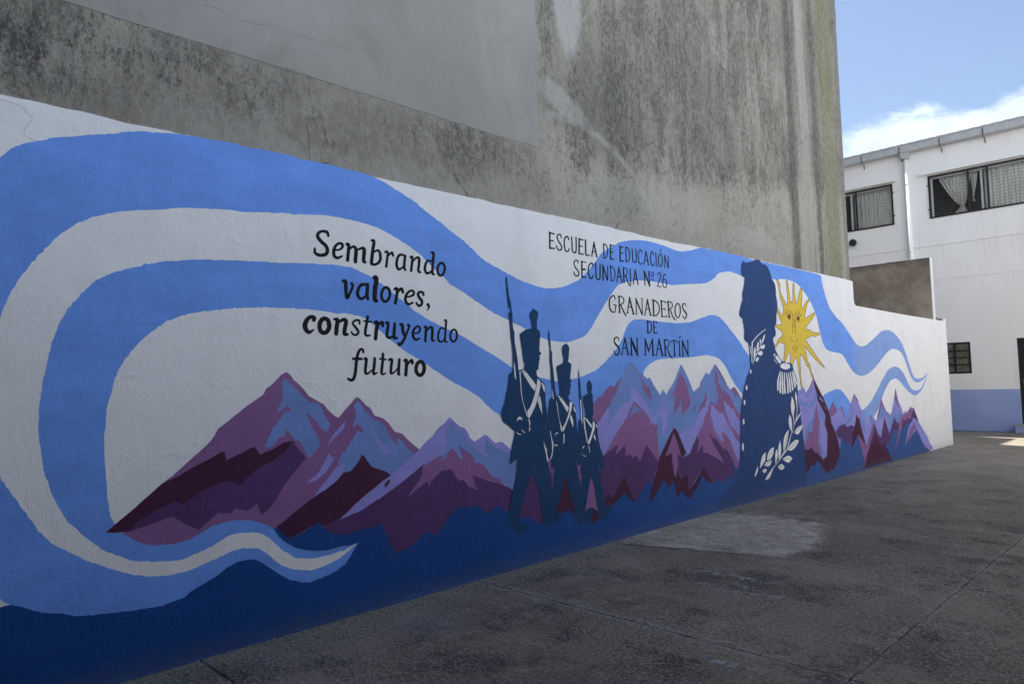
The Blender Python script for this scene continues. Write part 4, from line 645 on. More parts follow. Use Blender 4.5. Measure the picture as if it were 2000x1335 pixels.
# ------------------------------------------------------------------ ground
def ground_mat():
    b = NB('yard_concrete')
    n0 = b.noise(0.55, 5, 0.6); n1 = b.noise(2.3, 7, 0.68); n2 = b.noise(14, 6, 0.66); n3 = b.noise(85, 3, 0.6); n4 = b.noise(5.5, 7, 0.7, off=(3, 1, 0))
    base = b.mix(b.rng(n0, 0.36, 0.64), (0.195,0.163,0.125), (0.325,0.277,0.215))
    base = b.mix(b.math('MULTIPLY', b.rng(n1, 0.46, 0.62), 0.8), base, (0.27,0.23,0.178))
    isl = b.n('ShaderNodeNewGeometry').outputs['Random Per Island']
    base = b.mix(b.math('MULTIPLY', isl, 0.30), base, (0.085, 0.077, 0.065))
    wear = b.rng(b.noise(1.1, 6, 0.65, off=(5, 2, 0)), 0.42, 0.58)
    black = b.rng(b.noise(1.5, 10, 0.74, off=(2, 7, 0)), 0.49, 0.62)
    base = b.mix(b.math('MULTIPLY', black, 0.68), base, (0.065, 0.060, 0.053))
    base = b.mix(b.math('MULTIPLY', b.rng(n4, 0.52, 0.66), 0.55), base, (0.34, 0.30, 0.24))
    # dust and old cement along the foot of the wall, a far end paled to bounce more light
    base = b.mix(b.math('MULTIPLY', b.rng(b.math('ADD', b.x, b.math('MULTIPLY', b.math('SUBTRACT', n4, 0.5), 0.9)), 0.42, 0.02), 0.55), base, (0.30, 0.275, 0.235))
    base = b.mix(b.math('MULTIPLY', b.rng(b.y, 8, 17), 0.55), base, (0.38, 0.335, 0.275))
    # thin smooth cement skim left by a repair: feathered on the yard side, cut along an old joint
    dx = b.math('DIVIDE', b.math('SUBTRACT', b.x, 0.62), 1.0); dy = b.math('DIVIDE', b.math('SUBTRACT', b.y, 6.85), 1.22)
    r = b.math('SQRT', b.math('ADD', b.math('MULTIPLY', dx, dx), b.math('MULTIPLY', dy, dy)))
    cut = b.math('SUBTRACT', b.math('SUBTRACT', b.y, b.math('MULTIPLY', b.x, 0.30)), b.math('ADD', 5.72, b.math('MULTIPLY', b.math('SUBTRACT', n4, 0.5), 0.25)))
    skim = b.math('MULTIPLY', b.rng(b.math('ADD', r, b.math('MULTIPLY', b.math('SUBTRACT', n1, 0.5), 1.1)), 1.08, 0.82), b.rng(cut, -0.02, 0.05))
    worn = b.rng(b.math('ADD', b.math('MULTIPLY', n2, 0.5), b.math('MULTIPLY', n1, 0.5)), 0.60, 0.46)
    skim = b.math('MULTIPLY', skim, b.math('ADD', b.math('MULTIPLY', worn, 0.45), 0.50))
    base = b.mix(skim, base, b.mix(b.rng(n4, 0.40, 0.62), (0.40,0.35,0.29), (0.54,0.48,0.40)))
    lip = b.math('MULTIPLY', b.math('MULTIPLY', b.rng(b.math('ABSOLUTE', b.math('ADD', cut, 0.015)), 0.035, 0.012), b.rng(b.math('ABSOLUTE', b.math('SUBTRACT', b.x, 0.75)), 0.75, 0.55)), 0.7)
    base = b.mix(lip, base, (0.04, 0.036, 0.03))
    d2_ = b.math('ADD', b.math('ABSOLUTE', b.math('DIVIDE', b.math('SUBTRACT', b.x, 2.1), 0.55)), b.math('ABSOLUTE', b.math('DIVIDE', b.math('SUBTRACT', b.y, 13.85), 0.30)))
    base = b.mix(b.math('MULTIPLY', b.rng(b.math('ADD', d2_, b.math('MULTIPLY', n1, 0.8)), 1.5, 1.0), 0.5), base, (0.36, 0.335, 0.295))
    # cement slurry smeared along the joints
    for ax, c0, wd in ((b.y, 3.95, 0.085), (b.y, 6.15, 0.06), (b.y, 8.45, 0.05), (b.x, 2.95, 0.05), (b.y, 10.75, 0.06)):
        d = b.math('ABSOLUTE', b.math('SUBTRACT', b.math('ADD', ax, b.math('MULTIPLY', b.math('SUBTRACT', n4, 0.5), 0.22)), c0))
        base = b.mix(b.math('MULTIPLY', b.math('MULTIPLY', b.rng(d, wd, wd*0.25), b.rng(n2, 0.40, 0.56)), b.math('ADD', b.math('MULTIPLY', wear, 0.30), 0.45)), base, (0.36, 0.33, 0.285))
    # whitewash smears
    for x, y, lx, ly, rot in ((1.52, 5.36, 0.42, 0.055, 0.05), (1.86, 5.02, 0.30, 0.030, 0.25), (1.70, 5.16, 0.10, 0.03, -0.5), (2.35, 3.72, 0.22, 0.03, 0.1)):
        u = b.math('SUBTRACT', b.x, x); w = b.math('SUBTRACT', b.y, y); c, s_ = math.cos(rot), math.sin(rot)
        a = b.math('DIVIDE', b.math('ADD', b.math('MULTIPLY', u, c), b.math('MULTIPLY', w, s_)), lx); e = b.math('DIVIDE', b.math('ADD', b.math('MULTIPLY', u, -s_), b.math('MULTIPLY', w, c)), ly)
        rr = b.math('ADD', b.math('MULTIPLY', a, a), b.math('MULTIPLY', e, e))
        m = b.math('MULTIPLY', b.rng(b.math('ADD', rr, b.math('MULTIPLY', b.math('SUBTRACT', n4, 0.5), 3.0)), 1.2, 0.4), b.rng(n2, 0.46, 0.56))
        base = b.mix(b.math('MULTIPLY', m, 0.75), base, (0.42, 0.42, 0.43))
    # blue and pink overspray by the wall
    for x, y, rad, cc, k in ((0.52, 3.06, 0.30, (0.06, 0.13, 0.42), 0.8), (0.44, 2.93, 0.14, (0.30, 0.07, 0.17), 0.7), (0.50, 4.65, 0.25, (0.09, 0.17, 0.40), 0.45), (0.36, 1.95, 0.10, (0.02, 0.06, 0.40), 0.9), (0.30, 2.35, 0.2, (0.05, 0.10, 0.36), 0.3), (1.62, 15.2, 0.25, (0.08, 0.14, 0.42), 0.7)):
        u = b.math('SUBTRACT', b.x, x); w = b.math('SUBTRACT', b.y, y); rr = b.math('DIVIDE', b.math('SQRT', b.math('ADD', b.math('MULTIPLY', u, u), b.math('MULTIPLY', w, w))), rad)
        m = b.math('MULTIPLY', b.rng(rr, 1.1, 0.1), b.rng(b.noise(42, 4, 0.7, off=(x*9, y*3, 0)), 0.50, 0.62))
        base = b.mix(b.math('MULTIPLY', m, k), base, cc)
    # exposed aggregate: dark pits between pale stones
    rough = b.math('SUBTRACT', 1.0, b.math('MULTIPLY', skim, 0.75))
    sp = b.noise(48, 3, 0.62); sp2 = b.noise(22, 5, 0.7, off=(8, 8, 0)); v = b.voro(90)
    k1 = b.math('MULTIPLY', b.rng(sp, 0.47, 0.60), b.math('MULTIPLY', b.math('ADD', b.math('MULTIPLY', wear, 0.38), b.math('MULTIPLY', black, 0.25)), rough))
    k1 = b.math('ADD', k1, b.math('MULTIPLY', b.rng(sp, 0.50, 0.60), 0.20))
    base = b.mix(k1, base, (0.028, 0.026, 0.023))
    base = b.mix(b.math('MULTIPLY', b.math('MULTIPLY', b.rng(sp2, 0.52, 0.64), 0.45), rough), base, (0.04, 0.037, 0.032))
    base = b.mix(b.math('MULTIPLY', b.math('MULTIPLY', b.rng(sp, 0.45, 0.35), 0.55), rough), base, (0.46, 0.39, 0.335))
    h = b.math('ADD', b.math('MULTIPLY', n3, 0.4), b.math('ADD', b.math('MULTIPLY', sp, -1.0), b.math('MULTIPLY', n2, 0.8)))
    return b.fin(base, b.rng(n1, 0.3, 0.7, 0.8, 0.95), b.bump(h, 0.008, 1.0), 0.2)
MG = ground_mat()
MDIRT = simple('joint_dirt', (0.10, 0.092, 0.08), 0.95, 0.3, 30)
bm = bmesh.new()
vs = [bm.verts.new(p) for p in ((-300, -300, -0.03), (300, -300, -0.03), (300, 300, -0.03), (-300, 300, -0.03))]; bm.faces.new(vs)
tag(link('ground', bm, MDIRT), 'dark earth under the concrete yard, seen only in the joints', 'ground', kind='structure')
bm = bmesh.new()
xs = [-0.05, 2.95, 5.9, 8.9, 11.9, 14.9]; ys = [-9.6, -7.3, -5.0, -2.75, -0.5, 1.72, 3.95, 6.15, 8.45, 10.75, 13.05, 15.35, 17.65, 19.95, 22.25]
def joint(x, y): return 0.014*noise.noise(Vector((x*1.7, y*1.7, 0))) + 0.006*noise.noise(Vector((x*9, y*9, 3)))
def slab(bm, x0, x1, y0, y1, g=0.0025):
    pts = []
    def side(a, b_, n):
        for i in range(n):
            t = i/n; pts.append((a[0]+(b_[0]-a[0])*t, a[1]+(b_[1]-a[1])*t))
    x0 += g; x1 -= g; y0 += g; y1 -= g
    side((x0, y0), (x1, y0), 40); side((x1, y0), (x1, y1), 30); side((x1, y1), (x0, y1), 40); side((x0, y1), (x0, y0), 30)
    dz = rnd.uniform(-0.003, 0.003); top = []; low = []; bot = []
    cx, cy_ = (x0+x1)/2, (y0+y1)/2
    for x, y in pts:
        jx = joint(x, y+50)+rnd.gauss(0, 0.0025); jy = joint(x+50, y)+rnd.gauss(0, 0.0025)
        low.append(bm.verts.new((x+jx, y+jy, dz-0.005)))
        top.append(bm.verts.new((x+jx+(0.004 if x < cx else -0.004), y+jy+(0.004 if y < cy_ else -0.004), dz)))
        bot.append(bm.verts.new((x+jx, y+jy, -0.05)))
    n = len(pts)
    for i in range(n):
        j = (i+1) % n
        bm.faces.new((low[i], low[j], top[j], top[i])); bm.faces.new((bot[i], bot[j], low[j], low[i]))
    c = bm.verts.new((cx, cy_, dz))
    for i in range(n): bm.faces.new((top[i], top[(i+1) % n], c))
for i in range(len(xs)-1):
    for j in range(len(ys)-1): slab(bm, xs[i], xs[i+1], ys[j], ys[j+1])
yard = link('yard_paving', bm, MG)
tag(yard, 'worn grey concrete yard cast in large slabs along the painted wall', 'paving', kind='structure')
# strip of ground beyond the low wall and behind it
bm = bmesh.new()
vs = [bm.verts.new(p) for p in ((-9, 12.7, -0.004), (-0.05, 12.7, -0.004), (-0.05, 22.25, -0.004), (-9, 22.25, -0.004))]; bm.faces.new(vs)
tag(link('side_paving', bm, MG), 'concrete passage behind the low end of the painted wall', 'paving', kind='structure')
# smooth cement patch and lesser repairs, splashes of paint dropped by the muralists
def blob(bm, pts, z, res=0.05, amp=0.02, mi=0, thick=0.004):
    P = [Vector((x, y, 0)) for x, y in pts]; n = len(P); ring = []
    for i in range(n):
        a, b_, c, d = P[i-1], P[i], P[(i+1) % n], P[(i+2) % n]
        k = max(2, int((c-b_).length/res))
        for s in range(k):
            t = s/k
            q = 0.5*((2*b_)+(c-a)*t+(2*a-5*b_+4*c-d)*t*t+(3*b_-a-3*c+d)*t**3)
            q += Vector((noise.noise(q*11), noise.noise(q*11+Vector((7, 0, 0))), 0))*amp
            ring.append(q)
    top = [bm.verts.new((q.x, q.y, z)) for q in ring]
    bot = [bm.verts.new((q.x, q.y, z-thick)) for q in ring]
    ctr = sum(ring, Vector())/len(ring)
    for t in tessellate_polygon([ring]):
        a = [ring[i] for i in t]; s_ = (a[1]-a[0]).cross(a[2]-a[0]).z
        f = bm.faces.new([top[i] for i in (t if s_ > 0 else t[::-1])]); f.material_index = mi
    m = len(ring)
    for i in range(m):
        f = bm.faces.new((bot[i], bot[(i+1) % m], top[(i+1) % m], top[i])); f.material_index = mi
MSB = simple('dried_blue_paint', (0.10, 0.20, 0.42), 0.7, 0.4, 60); MSW = simple('dried_white_paint', (0.34, 0.35, 0.37), 0.7, 0.35, 60); MSP = simple('dried_pink_paint', (0.25, 0.10, 0.16), 0.7, 0.4, 60)
bm = bmesh.new()
def spl(x, y, n, sx, sy, mi, s0=0.004, s1=0.016):
    for _ in range(n):
        a = rnd.uniform(0, 6.28); px_, py_ = x+rnd.gauss(0, sx), y+rnd.gauss(0, sy); r = rnd.uniform(s0, s1)
        if px_ < 0.04: continue
        blob(bm, [(px_+r*rnd.uniform(.6, 1.3)*math.cos(a+k*1.05), py_+r*rnd.uniform(.6, 1.3)*math.sin(a+k*1.05)) for k in range(6)], 0.0072+rnd.uniform(0, .0006), 0.01, 0.002, mi, 0.001)
spl(0.50, 3.05, 40, 0.16, 0.10, 0, 0.002, 0.006); spl(0.3, 3.6, 30, 0.12, 0.5, 1, 0.0015, 0.004); spl(1.5, 6, 40, 1.0, 2.0, 1, 0.002, 0.004)
o = link('paint_spatter', bm, [MSB, MSW, MSP], yard); o['kind'] = 'stuff'

# old cracks in the slabs
bm = bmesh.new()
for pts in ([(0.02, 5.66), (0.3, 5.48), (0.62, 5.36), (0.95, 5.24), (1.33, 5.16)], [(2.93, 7.9), (2.5, 7.7), (2.2, 7.75), (1.8, 7.55)], [(0.02, 9.6), (0.6, 9.9), (1.1, 9.8), (1.7, 10.2), (2.2, 10.73)], [(2.93, 5.0), (2.5, 5.1), (2.25, 5.02)], [(1.2, 3.93), (1.35, 3.5), (1.3, 3.1), (1.5, 2.6)]):
    prev = None; q = []
    for a, b_ in zip(pts, pts[1:]):
        for s_ in range(24):
            t = s_/24; x, y = a[0]+(b_[0]-a[0])*t, a[1]+(b_[1]-a[1])*t
            q.append(Vector((x+0.03*noise.noise(Vector((x*7, y*7, 1)))+0.010*noise.noise(Vector((x*31, y*31, 1))), y+0.03*noise.noise(Vector((x*7, y*7, 9)))+0.010*noise.noise(Vector((x*31, y*31, 9))), 0.0062)))
    for i, p in enumerate(q):
        t = (q[min(i+1, len(q)-1)]-q[max(i-1, 0)]).normalized(); w = 0.0022*(0.25+abs(noise.noise(p*13))*1.8)*min(1.0, (len(q)-i)/20)
        nn = Vector((-t.y, t.x, 0))*w; cur = (bm.verts.new(p+nn), bm.verts.new(p-nn))
        if prev: bm.faces.new((prev[0], prev[1], cur[1], cur[0]))
        prev = cur
bmesh.ops.recalc_face_normals(bm, faces=bm.faces[:])
link('slab_cracks', bm, simple('crack_dirt', (0.03, 0.027, 0.023), 0.95, 0.2), yard)
# crumbs of plaster and grit swept up against the foot of the wall
MCR = simple('plaster_crumbs', (0.30, 0.275, 0.24), 0.95, 0.4, 40)
bm = bmesh.new()
for _ in range(700):
    y = rnd.uniform(0.2, 17.8); x = 0.008+abs(rnd.gauss(0, 0.035))*(0.4+abs(noise.noise(Vector((y*1.7, 0, 0))))*2); r = rnd.uniform(0.002, 0.007)*(1.0+0.04*y)
    m4 = Matrix.Translation((x, y, r*0.5)) @ Matrix.Rotation(rnd.uniform(0, 6), 4, 'Z') @ Matrix.Diagonal((r, r*rnd.uniform(.7, 1.6), r*0.7, 1))
    bmesh.ops.create_icosphere(bm, subdivisions=1, radius=1, matrix=m4)
tag(link('grit', bm, MCR), 'crumbs of plaster and grit along the foot of the painted wall', 'grit', kind='stuff')

# ------------------------------------------------------------------ the mural wall
mural = empty('mural_wall', (0, 7, 0), 'long rendered boundary wall painted with a blue and white mural of ribbons, mountains and soldiers', 'painted wall')
prof = [(-5, -0.05), (18.10, -0.05), (18.10, 2.78), (18.07, 2.80), (17.95, 2.79), (17.92, 2.735), (15.2, 2.745), (12.72, 2.775), (12.655, 2.80), (12.63, 2.86), (12.628, 3.187)]
yy = 12.4
top = []
while yy > -5:
    top.append((yy, 3.193+0.013*noise.noise(Vector((yy*0.8, 0, 5)))+0.009*noise.noise(Vector((yy*5, 0, 1)))+0.004*noise.noise(Vector((yy*19, 0, 1))))); yy -= 0.06
prof = prof + top + [(-5, 3.2)]
bm = bmesh.new(); prism_x(bm, prof, -0.24, 0.0)
PM['wallwhite'] = paint('wallwhite', 0.04)
masonry = link('masonry', bm, paint('wallwhite', 0.04), mural)
masonry['label'] = 'white painted wall body'

def smooth_poly(pts, ang, res):
    """resample an outline; corners sharper than ang stay sharp, the rest is rounded"""
    n = len(pts); P = [Vector((p[0], p[1], 0)) for p in pts]; cor = []
    for i in range(n):
        a = P[i]-P[i-1]; b_ = P[(i+1) % n]-P[i]
        cor.append(a.length < 1e-6 or b_.length < 1e-6 or a.angle(b_) > ang)
    out = []
    for i in range(n):
        a, b_, c, d = P[i-1], P[i], P[(i+1) % n], P[(i+2) % n]
        L = (c-b_).length; k = max(1, min(140, int(L/res)))
        m1 = (c-b_) if cor[i] else 0.5*(c-a)*min(1.0, 2*L/max(1e-6, L+(b_-a).length))
        m2 = (c-b_) if cor[(i+1) % n] else 0.5*(d-b_)*min(1.0, 2*L/max(1e-6, L+(d-c).length))
        for s in range(k):
            t = s/k
            out.append(b_*(2*t**3-3*t*t+1)+m1*(t**3-2*t*t+t)+c*(-2*t**3+3*t*t)+m2*(t**3-t*t))
    return out
def ragged(ring, amp, f=28):
    return [q+Vector((noise.noise(q*f), noise.noise(q*f+Vector((31, 0, 0))), 0))*amp*0.5+Vector((noise.noise(q*75), noise.noise(q*75+Vector((3, 9, 0))), 0))*amp*0.9+Vector((noise.noise(q*210), noise.noise(q*210+Vector((3, 9, 0))), 0))*amp*0.9*(0.4+max(0.0, noise.noise(q*2.3))*2.2) for q in ring]
def sheet(bm, ring, x, mi):
    vs = [bm.verts.new((x, q.x, q.y)) for q in ring]
    for t in tessellate_polygon([ring]):
        a = [ring[i] for i in t]
        s_ = (a[1]-a[0]).cross(a[2]-a[0]).z
        if abs(s_) < 1e-12: continue
        try: bm.faces.new([vs[i] for i in (t if s_ > 0 else t[::-1])]).material_index = mi
        except ValueError: pass
def strip(bm, pts, ws, closed, sm, x, mi):
    n = len(pts); P = [Vector((p[0], p[1], 0)) for p in pts]; Q = []; W = []
    segs = n if closed else n-1
    for i in range(segs):
        g = (lambda k: P[k % n]) if closed else (lambda k: P[max(0, min(n-1, k))])
        a, b_, c, d = g(i-1), g(i), g(i+1), g(i+2); k = 7 if sm and n > 2 else 2
        for s in range(k):
            t = s/k
            q = 0.5*((2*b_)+(c-a)*t+(2*a-5*b_+4*c-d)*t*t+(3*b_-a-3*c+d)*t**3) if (sm and n > 2) else b_.lerp(c, t)
            Q.append(q); W.append(ws[i]+(ws[(i+1) % n]-ws[i])*t)
    if not closed: Q.append(P[-1]); W.append(ws[-1])
    m = len(Q)
    Lf = []; Rt = []
    for i in range(m):
        t = (Q[(i+1) % m]-Q[i-1]) if closed else (Q[min(i+1, m-1)]-Q[max(i-1, 0)])
        t = t.normalized() if t.length > 1e-9 else Vector((1, 0, 0)); nn = Vector((-t.y, t.x, 0)); w = W[i]/2
        e = 1+0.10*noise.noise(Q[i]*40); Lf.append(Q[i]+nn*w*e); Rt.append(Q[i]-nn*w*(2-e))
    caps = []
    if not closed:
        t0 = (Q[0]-Q[1]).normalized(); t1 = (Q[-1]-Q[-2]).normalized()
        caps = [(Q[0]+t0*W[0]*0.38, Lf[0], Rt[0], W[0], t0), (Q[-1]+t1*W[-1]*0.38, Rt[-1], Lf[-1], W[-1], t1)]
    lv = [bm.verts.new((x, q.x, q.y)) for q in Lf]; rv = [bm.verts.new((x, q.x, q.y)) for q in Rt]
    for i in range(m if closed else m-1):
        j = (i+1) % m
        try: bm.faces.new((rv[i], rv[j], lv[j], lv[i])).material_index = mi
        except ValueError: pass
    if not closed:
        for (tip, A, B, w, t), (a, b_) in zip(caps, ((lv[0], rv[0]), (rv[-1], lv[-1]))):
            nn = (A-B).normalized()*w*0.30
            c1 = bm.verts.new((x, tip.x+nn.x, tip.y+nn.y)); c2 = bm.verts.new((x, tip.x-nn.x, tip.y-nn.y))
            bm.faces.new((b_, a, c1, c2)).material_index = mi
ANG = {0: R(12), 1: R(60), 2: R(42)}
def painted(name, parts, x0, parent, dx=0.00008, strokes=(), label=None, amp=None):
    keys = []
    items = [p for p in PAINT if p[0] in parts]; sts = [s for s in STROKES if s[0] in strokes]
    for p in items + sts:
        if p[1] not in keys: keys.append(p[1])
    bm = bmesh.new(); x = x0
    for part, c, sm, fl in items:
        pts = [(fl[i]/1000, fl[i+1]/1000) for i in range(0, len(fl), 2)]
        ym = sum(p[0] for p in pts)/len(pts)
        res = 0.02+0.0018*max(0, ym)
        res = (0.009+0.0016*max(0, ym)) if part in ('ribbon', 'ground') else res*0.7
        ring = smooth_poly(pts, ANG[sm], res if sm or part == 'ground' else 0.03+0.002*ym)
        a = amp if amp is not None else (0.006 if sm == 1 else 0.004 if sm == 0 else 0.0022)
        sheet(bm, ragged(ring, a), x, keys.index(c)); x += dx
    for part, c, cl, sm, fl, ws in sts:
        pts = [(fl[i]/1000, fl[i+1]/1000) for i in range(0, len(fl), 2)]
        strip(bm, pts, [w/1000*(1.12 if c == 'black' else 1) for w in ws], cl, sm, x, keys.index(c)); x += dx*0.4
    bmesh.ops.recalc_face_normals(bm, faces=bm.faces[:])
    for f in bm.faces:
        if f.normal.x < 0: f.normal_flip()
    o = link(name, bm, [paint(k) for k in keys], parent)
    if label: o['label'] = label
    return o
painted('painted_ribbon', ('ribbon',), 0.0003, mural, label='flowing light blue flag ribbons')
sun_o = painted('painted_sun', ('sun',), 0.0006, mural, amp=0.001, label='yellow sun with wavy and straight rays')
painted('sun_outline', (), 0.00075, sun_o, strokes=('outl',))
painted('sun_face', ('face',), 0.0009, sun_o, strokes=('face',), amp=0.0005)
painted('painted_mountains', ('mtA',), 0.0010, mural, label='purple mountains at the near end')
painted('painted_mountains', ('mtB',), 0.0022, mural, label='lilac peak beside the soldiers')
painted('painted_mountains', ('mtC',), 0.0030, mural, label='purple and blue peaks between the soldiers and the bust')
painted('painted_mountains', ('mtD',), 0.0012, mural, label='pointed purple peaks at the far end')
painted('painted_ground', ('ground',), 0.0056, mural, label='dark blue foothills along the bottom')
for k, lab in ((1, 'largest soldier, nearest the slogan'), (2, 'middle soldier'), (3, 'smallest soldier, farthest from the slogan')):
    s_ = painted('painted_soldier', ('so%d' % k,), 0.0060+0.0001*(4-k), mural, label=lab)
    painted('musket', ('mu%d' % k,), 0.0064+0.0001*(4-k), s_)
    painted('white_belts', ('be%d' % k,), 0.0068+0.0001*(4-k), s_, dx=0.00003, amp=0.0012)
off = painted('painted_bust', ('off',), 0.0060, mural, label='dark blue silhouette of an officer in profile')
painted('collar_braid', ('col',), 0.0063, off, amp=0.001); painted('epaulette', ('epa',), 0.0063, off, amp=0.001)
painted('coat_buttons', ('but',), 0.0063, off, amp=0.001); painted('laurel_sprig', ('lau',), 0.0063, off, strokes=('lau',), amp=0.001)
for k in ('sembrando', 'valores', 'construyendo', 'futuro', 'escuela', 'secundaria', 'granaderos', 'de', 'sanmartin'):
    painted('lettering', (), 0.0011, mural, strokes=(k,))
painted('hairline_cracks', (), 0.0012, mural, strokes=('crack',))
# lighter blue line slapped on along the foot of the wall
bm = bmesh.new(); ring = []
yy = -4.9
up = []
while yy < 15.4:
    up.append(Vector((yy, 0.026+0.028*noise.noise(Vector((yy*1.3, 2, 0)))+0.012*noise.noise(Vector((yy*14, 2, 0))), 0))); yy += 0.05
ring = [Vector((-4.9, -0.02, 0)), Vector((15.4, -0.02, 0))] + up[::-1]
sheet(bm, ring, 0.0075, 0)
link('skirting_stripe', bm, paint('skirt'), mural)

# ------------------------------------------------------------------ grey party wall building
def spot(b, y, z, ry, rz, warp, soft=0.45, rot=0.0):
    """soft-edged stain centred on the wall at (y, z), its outline broken up by noise"""
    dy = b.math('SUBTRACT', b.y, y); dz = b.math('SUBTRACT', b.z, z)
    c, s_ = math.cos(rot), math.sin(rot)
    u = b.math('ADD', b.math('MULTIPLY', dy, c/ry), b.math('MULTIPLY', dz, s_/ry)); v = b.math('ADD', b.math('MULTIPLY', dy, -s_/rz), b.math('MULTIPLY', dz, c/rz))
    r = b.math('SQRT', b.math('ADD', b.math('MULTIPLY', u, u), b.math('MULTIPLY', v, v)))
    return b.rng(b.math('ADD', r, b.math('MULTIPLY', b.math('SUBTRACT', warp, 0.5), 1.3)), 1.0+soft, 1.0-soft)
def party_mat():
    b = NB('weathered_render')
    streak = b.noise(1.0, 7, 0.66, stretch=(1, 3.6, 0.5), dist=0.5)
    streak2 = b.noise(1.0, 6, 0.65, stretch=(1, 11, 0.5), off=(0, 3, 1), dist=0.4)
    mould = b.noise(1.7, 10, 0.72, stretch=(1, 1, 0.75), dist=0.5)
    mould2 = b.noise(4.5, 9, 0.75, stretch=(1, 1, 0.6), off=(0, 4, 4), dist=0.3)
    blot = b.noise(0.9, 5, 0.6, dist=1.2, off=(0, 9, 4))
    grit = b.noise(30, 6, 0.72, stretch=(1, 1, 0.6)); fine = b.noise(110, 3, 0.65)
    g5 = b.math('ADD', b.math('MULTIPLY', b.math('SUBTRACT', grit, 0.5), 0.55), b.math('MULTIPLY', b.math('SUBTRACT', b.noise(75, 4, 0.7, stretch=(1, 1, 0.6), off=(0, 5, 5)), 0.5), 0.45))
    base = b.mix(b.rng(b.math('ADD', blot, g5), 0.36, 0.64), (0.27,0.248,0.20), (0.36,0.335,0.277))
    right = b.rng(b.y, 4.6, 5.2)
    # scrubbed pale area low on the right half, its upper limit climbing in a broken line
    lim = b.math('ADD', b.math('MULTIPLY', b.math('SUBTRACT', b.y, 5.8), 0.10), 3.85)
    pale = b.rng(b.math('SUBTRACT', b.math('ADD', b.z, b.math('ADD', b.math('MULTIPLY', b.math('SUBTRACT', mould, 0.5), 1.5), b.math('MULTIPLY', g5, 1.2))), lim), 0.35, -0.25)
    base = b.mix(b.math('MULTIPLY', b.math('MULTIPLY', pale, right), 0.8), base, (0.45,0.42,0.35))
    # mould running down the exposed render
    runs = b.math('MULTIPLY', b.rng(b.math('ADD', b.math('MULTIPLY', streak, 0.6), b.math('ADD', b.math('MULTIPLY', mould, 0.4), g5)), 0.42, 0.60), b.math('MULTIPLY', right, b.math('SUBTRACT', 1.0, b.math('MULTIPLY', pale, 0.7))))
    base = b.mix(b.math('MULTIPLY', runs, 0.80), base, (0.108, 0.10, 0.078))
    grow = b.math('MULTIPLY', b.rng(b.math('ADD', mould2, g5), 0.50, 0.66), b.math('MULTIPLY', right, b.rng(mould, 0.40, 0.60)))
    base = b.mix(b.math('MULTIPLY', grow, 0.42), base, (0.072, 0.07, 0.058))
    crest = spot(b, 8.1, 4.22, 2.3, 0.16, mould, 0.6, 0.11)
    base = b.mix(b.math('MULTIPLY', b.math('MULTIPLY', crest, b.rng(mould2, 0.42, 0.60)), 0.55), base, (0.085, 0.083, 0.07))
    for y, z, ry, rz, k in ((6.0, 4.55, 0.5, 0.5, 0.6), (6.2, 3.35, 0.35, 0.5, 0.5), (7.9, 4.9, 0.7, 0.8, 0.35)):
        base = b.mix(b.math('MULTIPLY', spot(b, y, z, ry, rz, mould, 0.7), k), base, (0.095, 0.092, 0.078))
    # patched and scraped places
    for y, z, ry, rz, rot, k in ((5.36, 5.35, 0.20, 0.50, 0.0, 0.8), (5.22, 4.36, 0.34, 0.13, -0.35, 0.55), (6.05, 3.45, 0.75, 0.32, 0.1, 0.35), (9.2, 3.42, 0.8, 0.20, 0.0, 0.5), (7.4, 3.55, 0.5, 0.3, 0.2, 0.4)):
        base = b.mix(b.math('MULTIPLY', spot(b, y, z, ry, rz, mould2, 0.3, rot), k), base, (0.47, 0.46, 0.425))
    # trowel arc left by an old roofline
    ay = b.math('SUBTRACT', b.y, 5.3); az = b.math('SUBTRACT', b.z, 2.45); rad = b.math('SQRT', b.math('ADD', b.math('MULTIPLY', ay, ay), b.math('MULTIPLY', az, az)))
    arc = b.math('MULTIPLY', b.math('MULTIPLY', b.rng(b.math('ABSOLUTE', b.math('SUBTRACT', rad, 1.75)), 0.06, 0.015), b.rng(mould2, 0.40, 0.55)), b.math('MULTIPLY', right, b.rng(b.y, 7.2, 6.6)))
    base = b.mix(b.math('MULTIPLY', arc, 0.5), base, (0.47, 0.46, 0.43))
    # dark band between the smooth panel and the mural, worst at the near end
    w = b.math('ADD', b.math('MULTIPLY', mould, 0.55), b.math('ADD', b.math('MULTIPLY', mould2, 0.25), b.math('ADD', b.math('MULTIPLY', streak2, 0.25), g5)))
    zone = b.math('ADD', spot(b, 1.25, 3.60, 0.62, 0.26, mould, 0.8), b.math('ADD', b.math('MULTIPLY', spot(b, 2.05, 3.60, 0.35, 0.2, mould, 0.8), 0.6), b.math('ADD', b.math('MULTIPLY', spot(b, 3.95, 3.62, 0.75, 0.25, mould, 0.8), 0.75), b.math('MULTIPLY', spot(b, 0.6, 3.42, 0.4, 0.25, mould, 0.8), 0.6))), True)
    band = b.math('MULTIPLY', b.math('ADD', b.math('MULTIPLY', zone, 0.85), 0.12), b.math('MULTIPLY', b.rng(w, 0.44, 0.62), b.math('SUBTRACT', 1.0, right)))
    base = b.mix(band, base, (0.088, 0.084, 0.078))
    fresh = b.math('MULTIPLY', b.rng(b.math('ADD', b.z, b.math('MULTIPLY', b.math('SUBTRACT', mould, 0.5), 0.8)), 3.42, 3.30), b.math('MULTIPLY', b.rng(b.y, 1.3, 1.8), 0.65))
    base = b.mix(fresh, base, (0.37,0.348,0.30))
    # vertical runs, algae and salts on the far corner
    far = b.rng(b.y, 9.6, 10.4)
    vrun = b.noise(1.0, 5, 0.6, stretch=(1, 4.2, 0.12), off=(0, 1.7, 0))
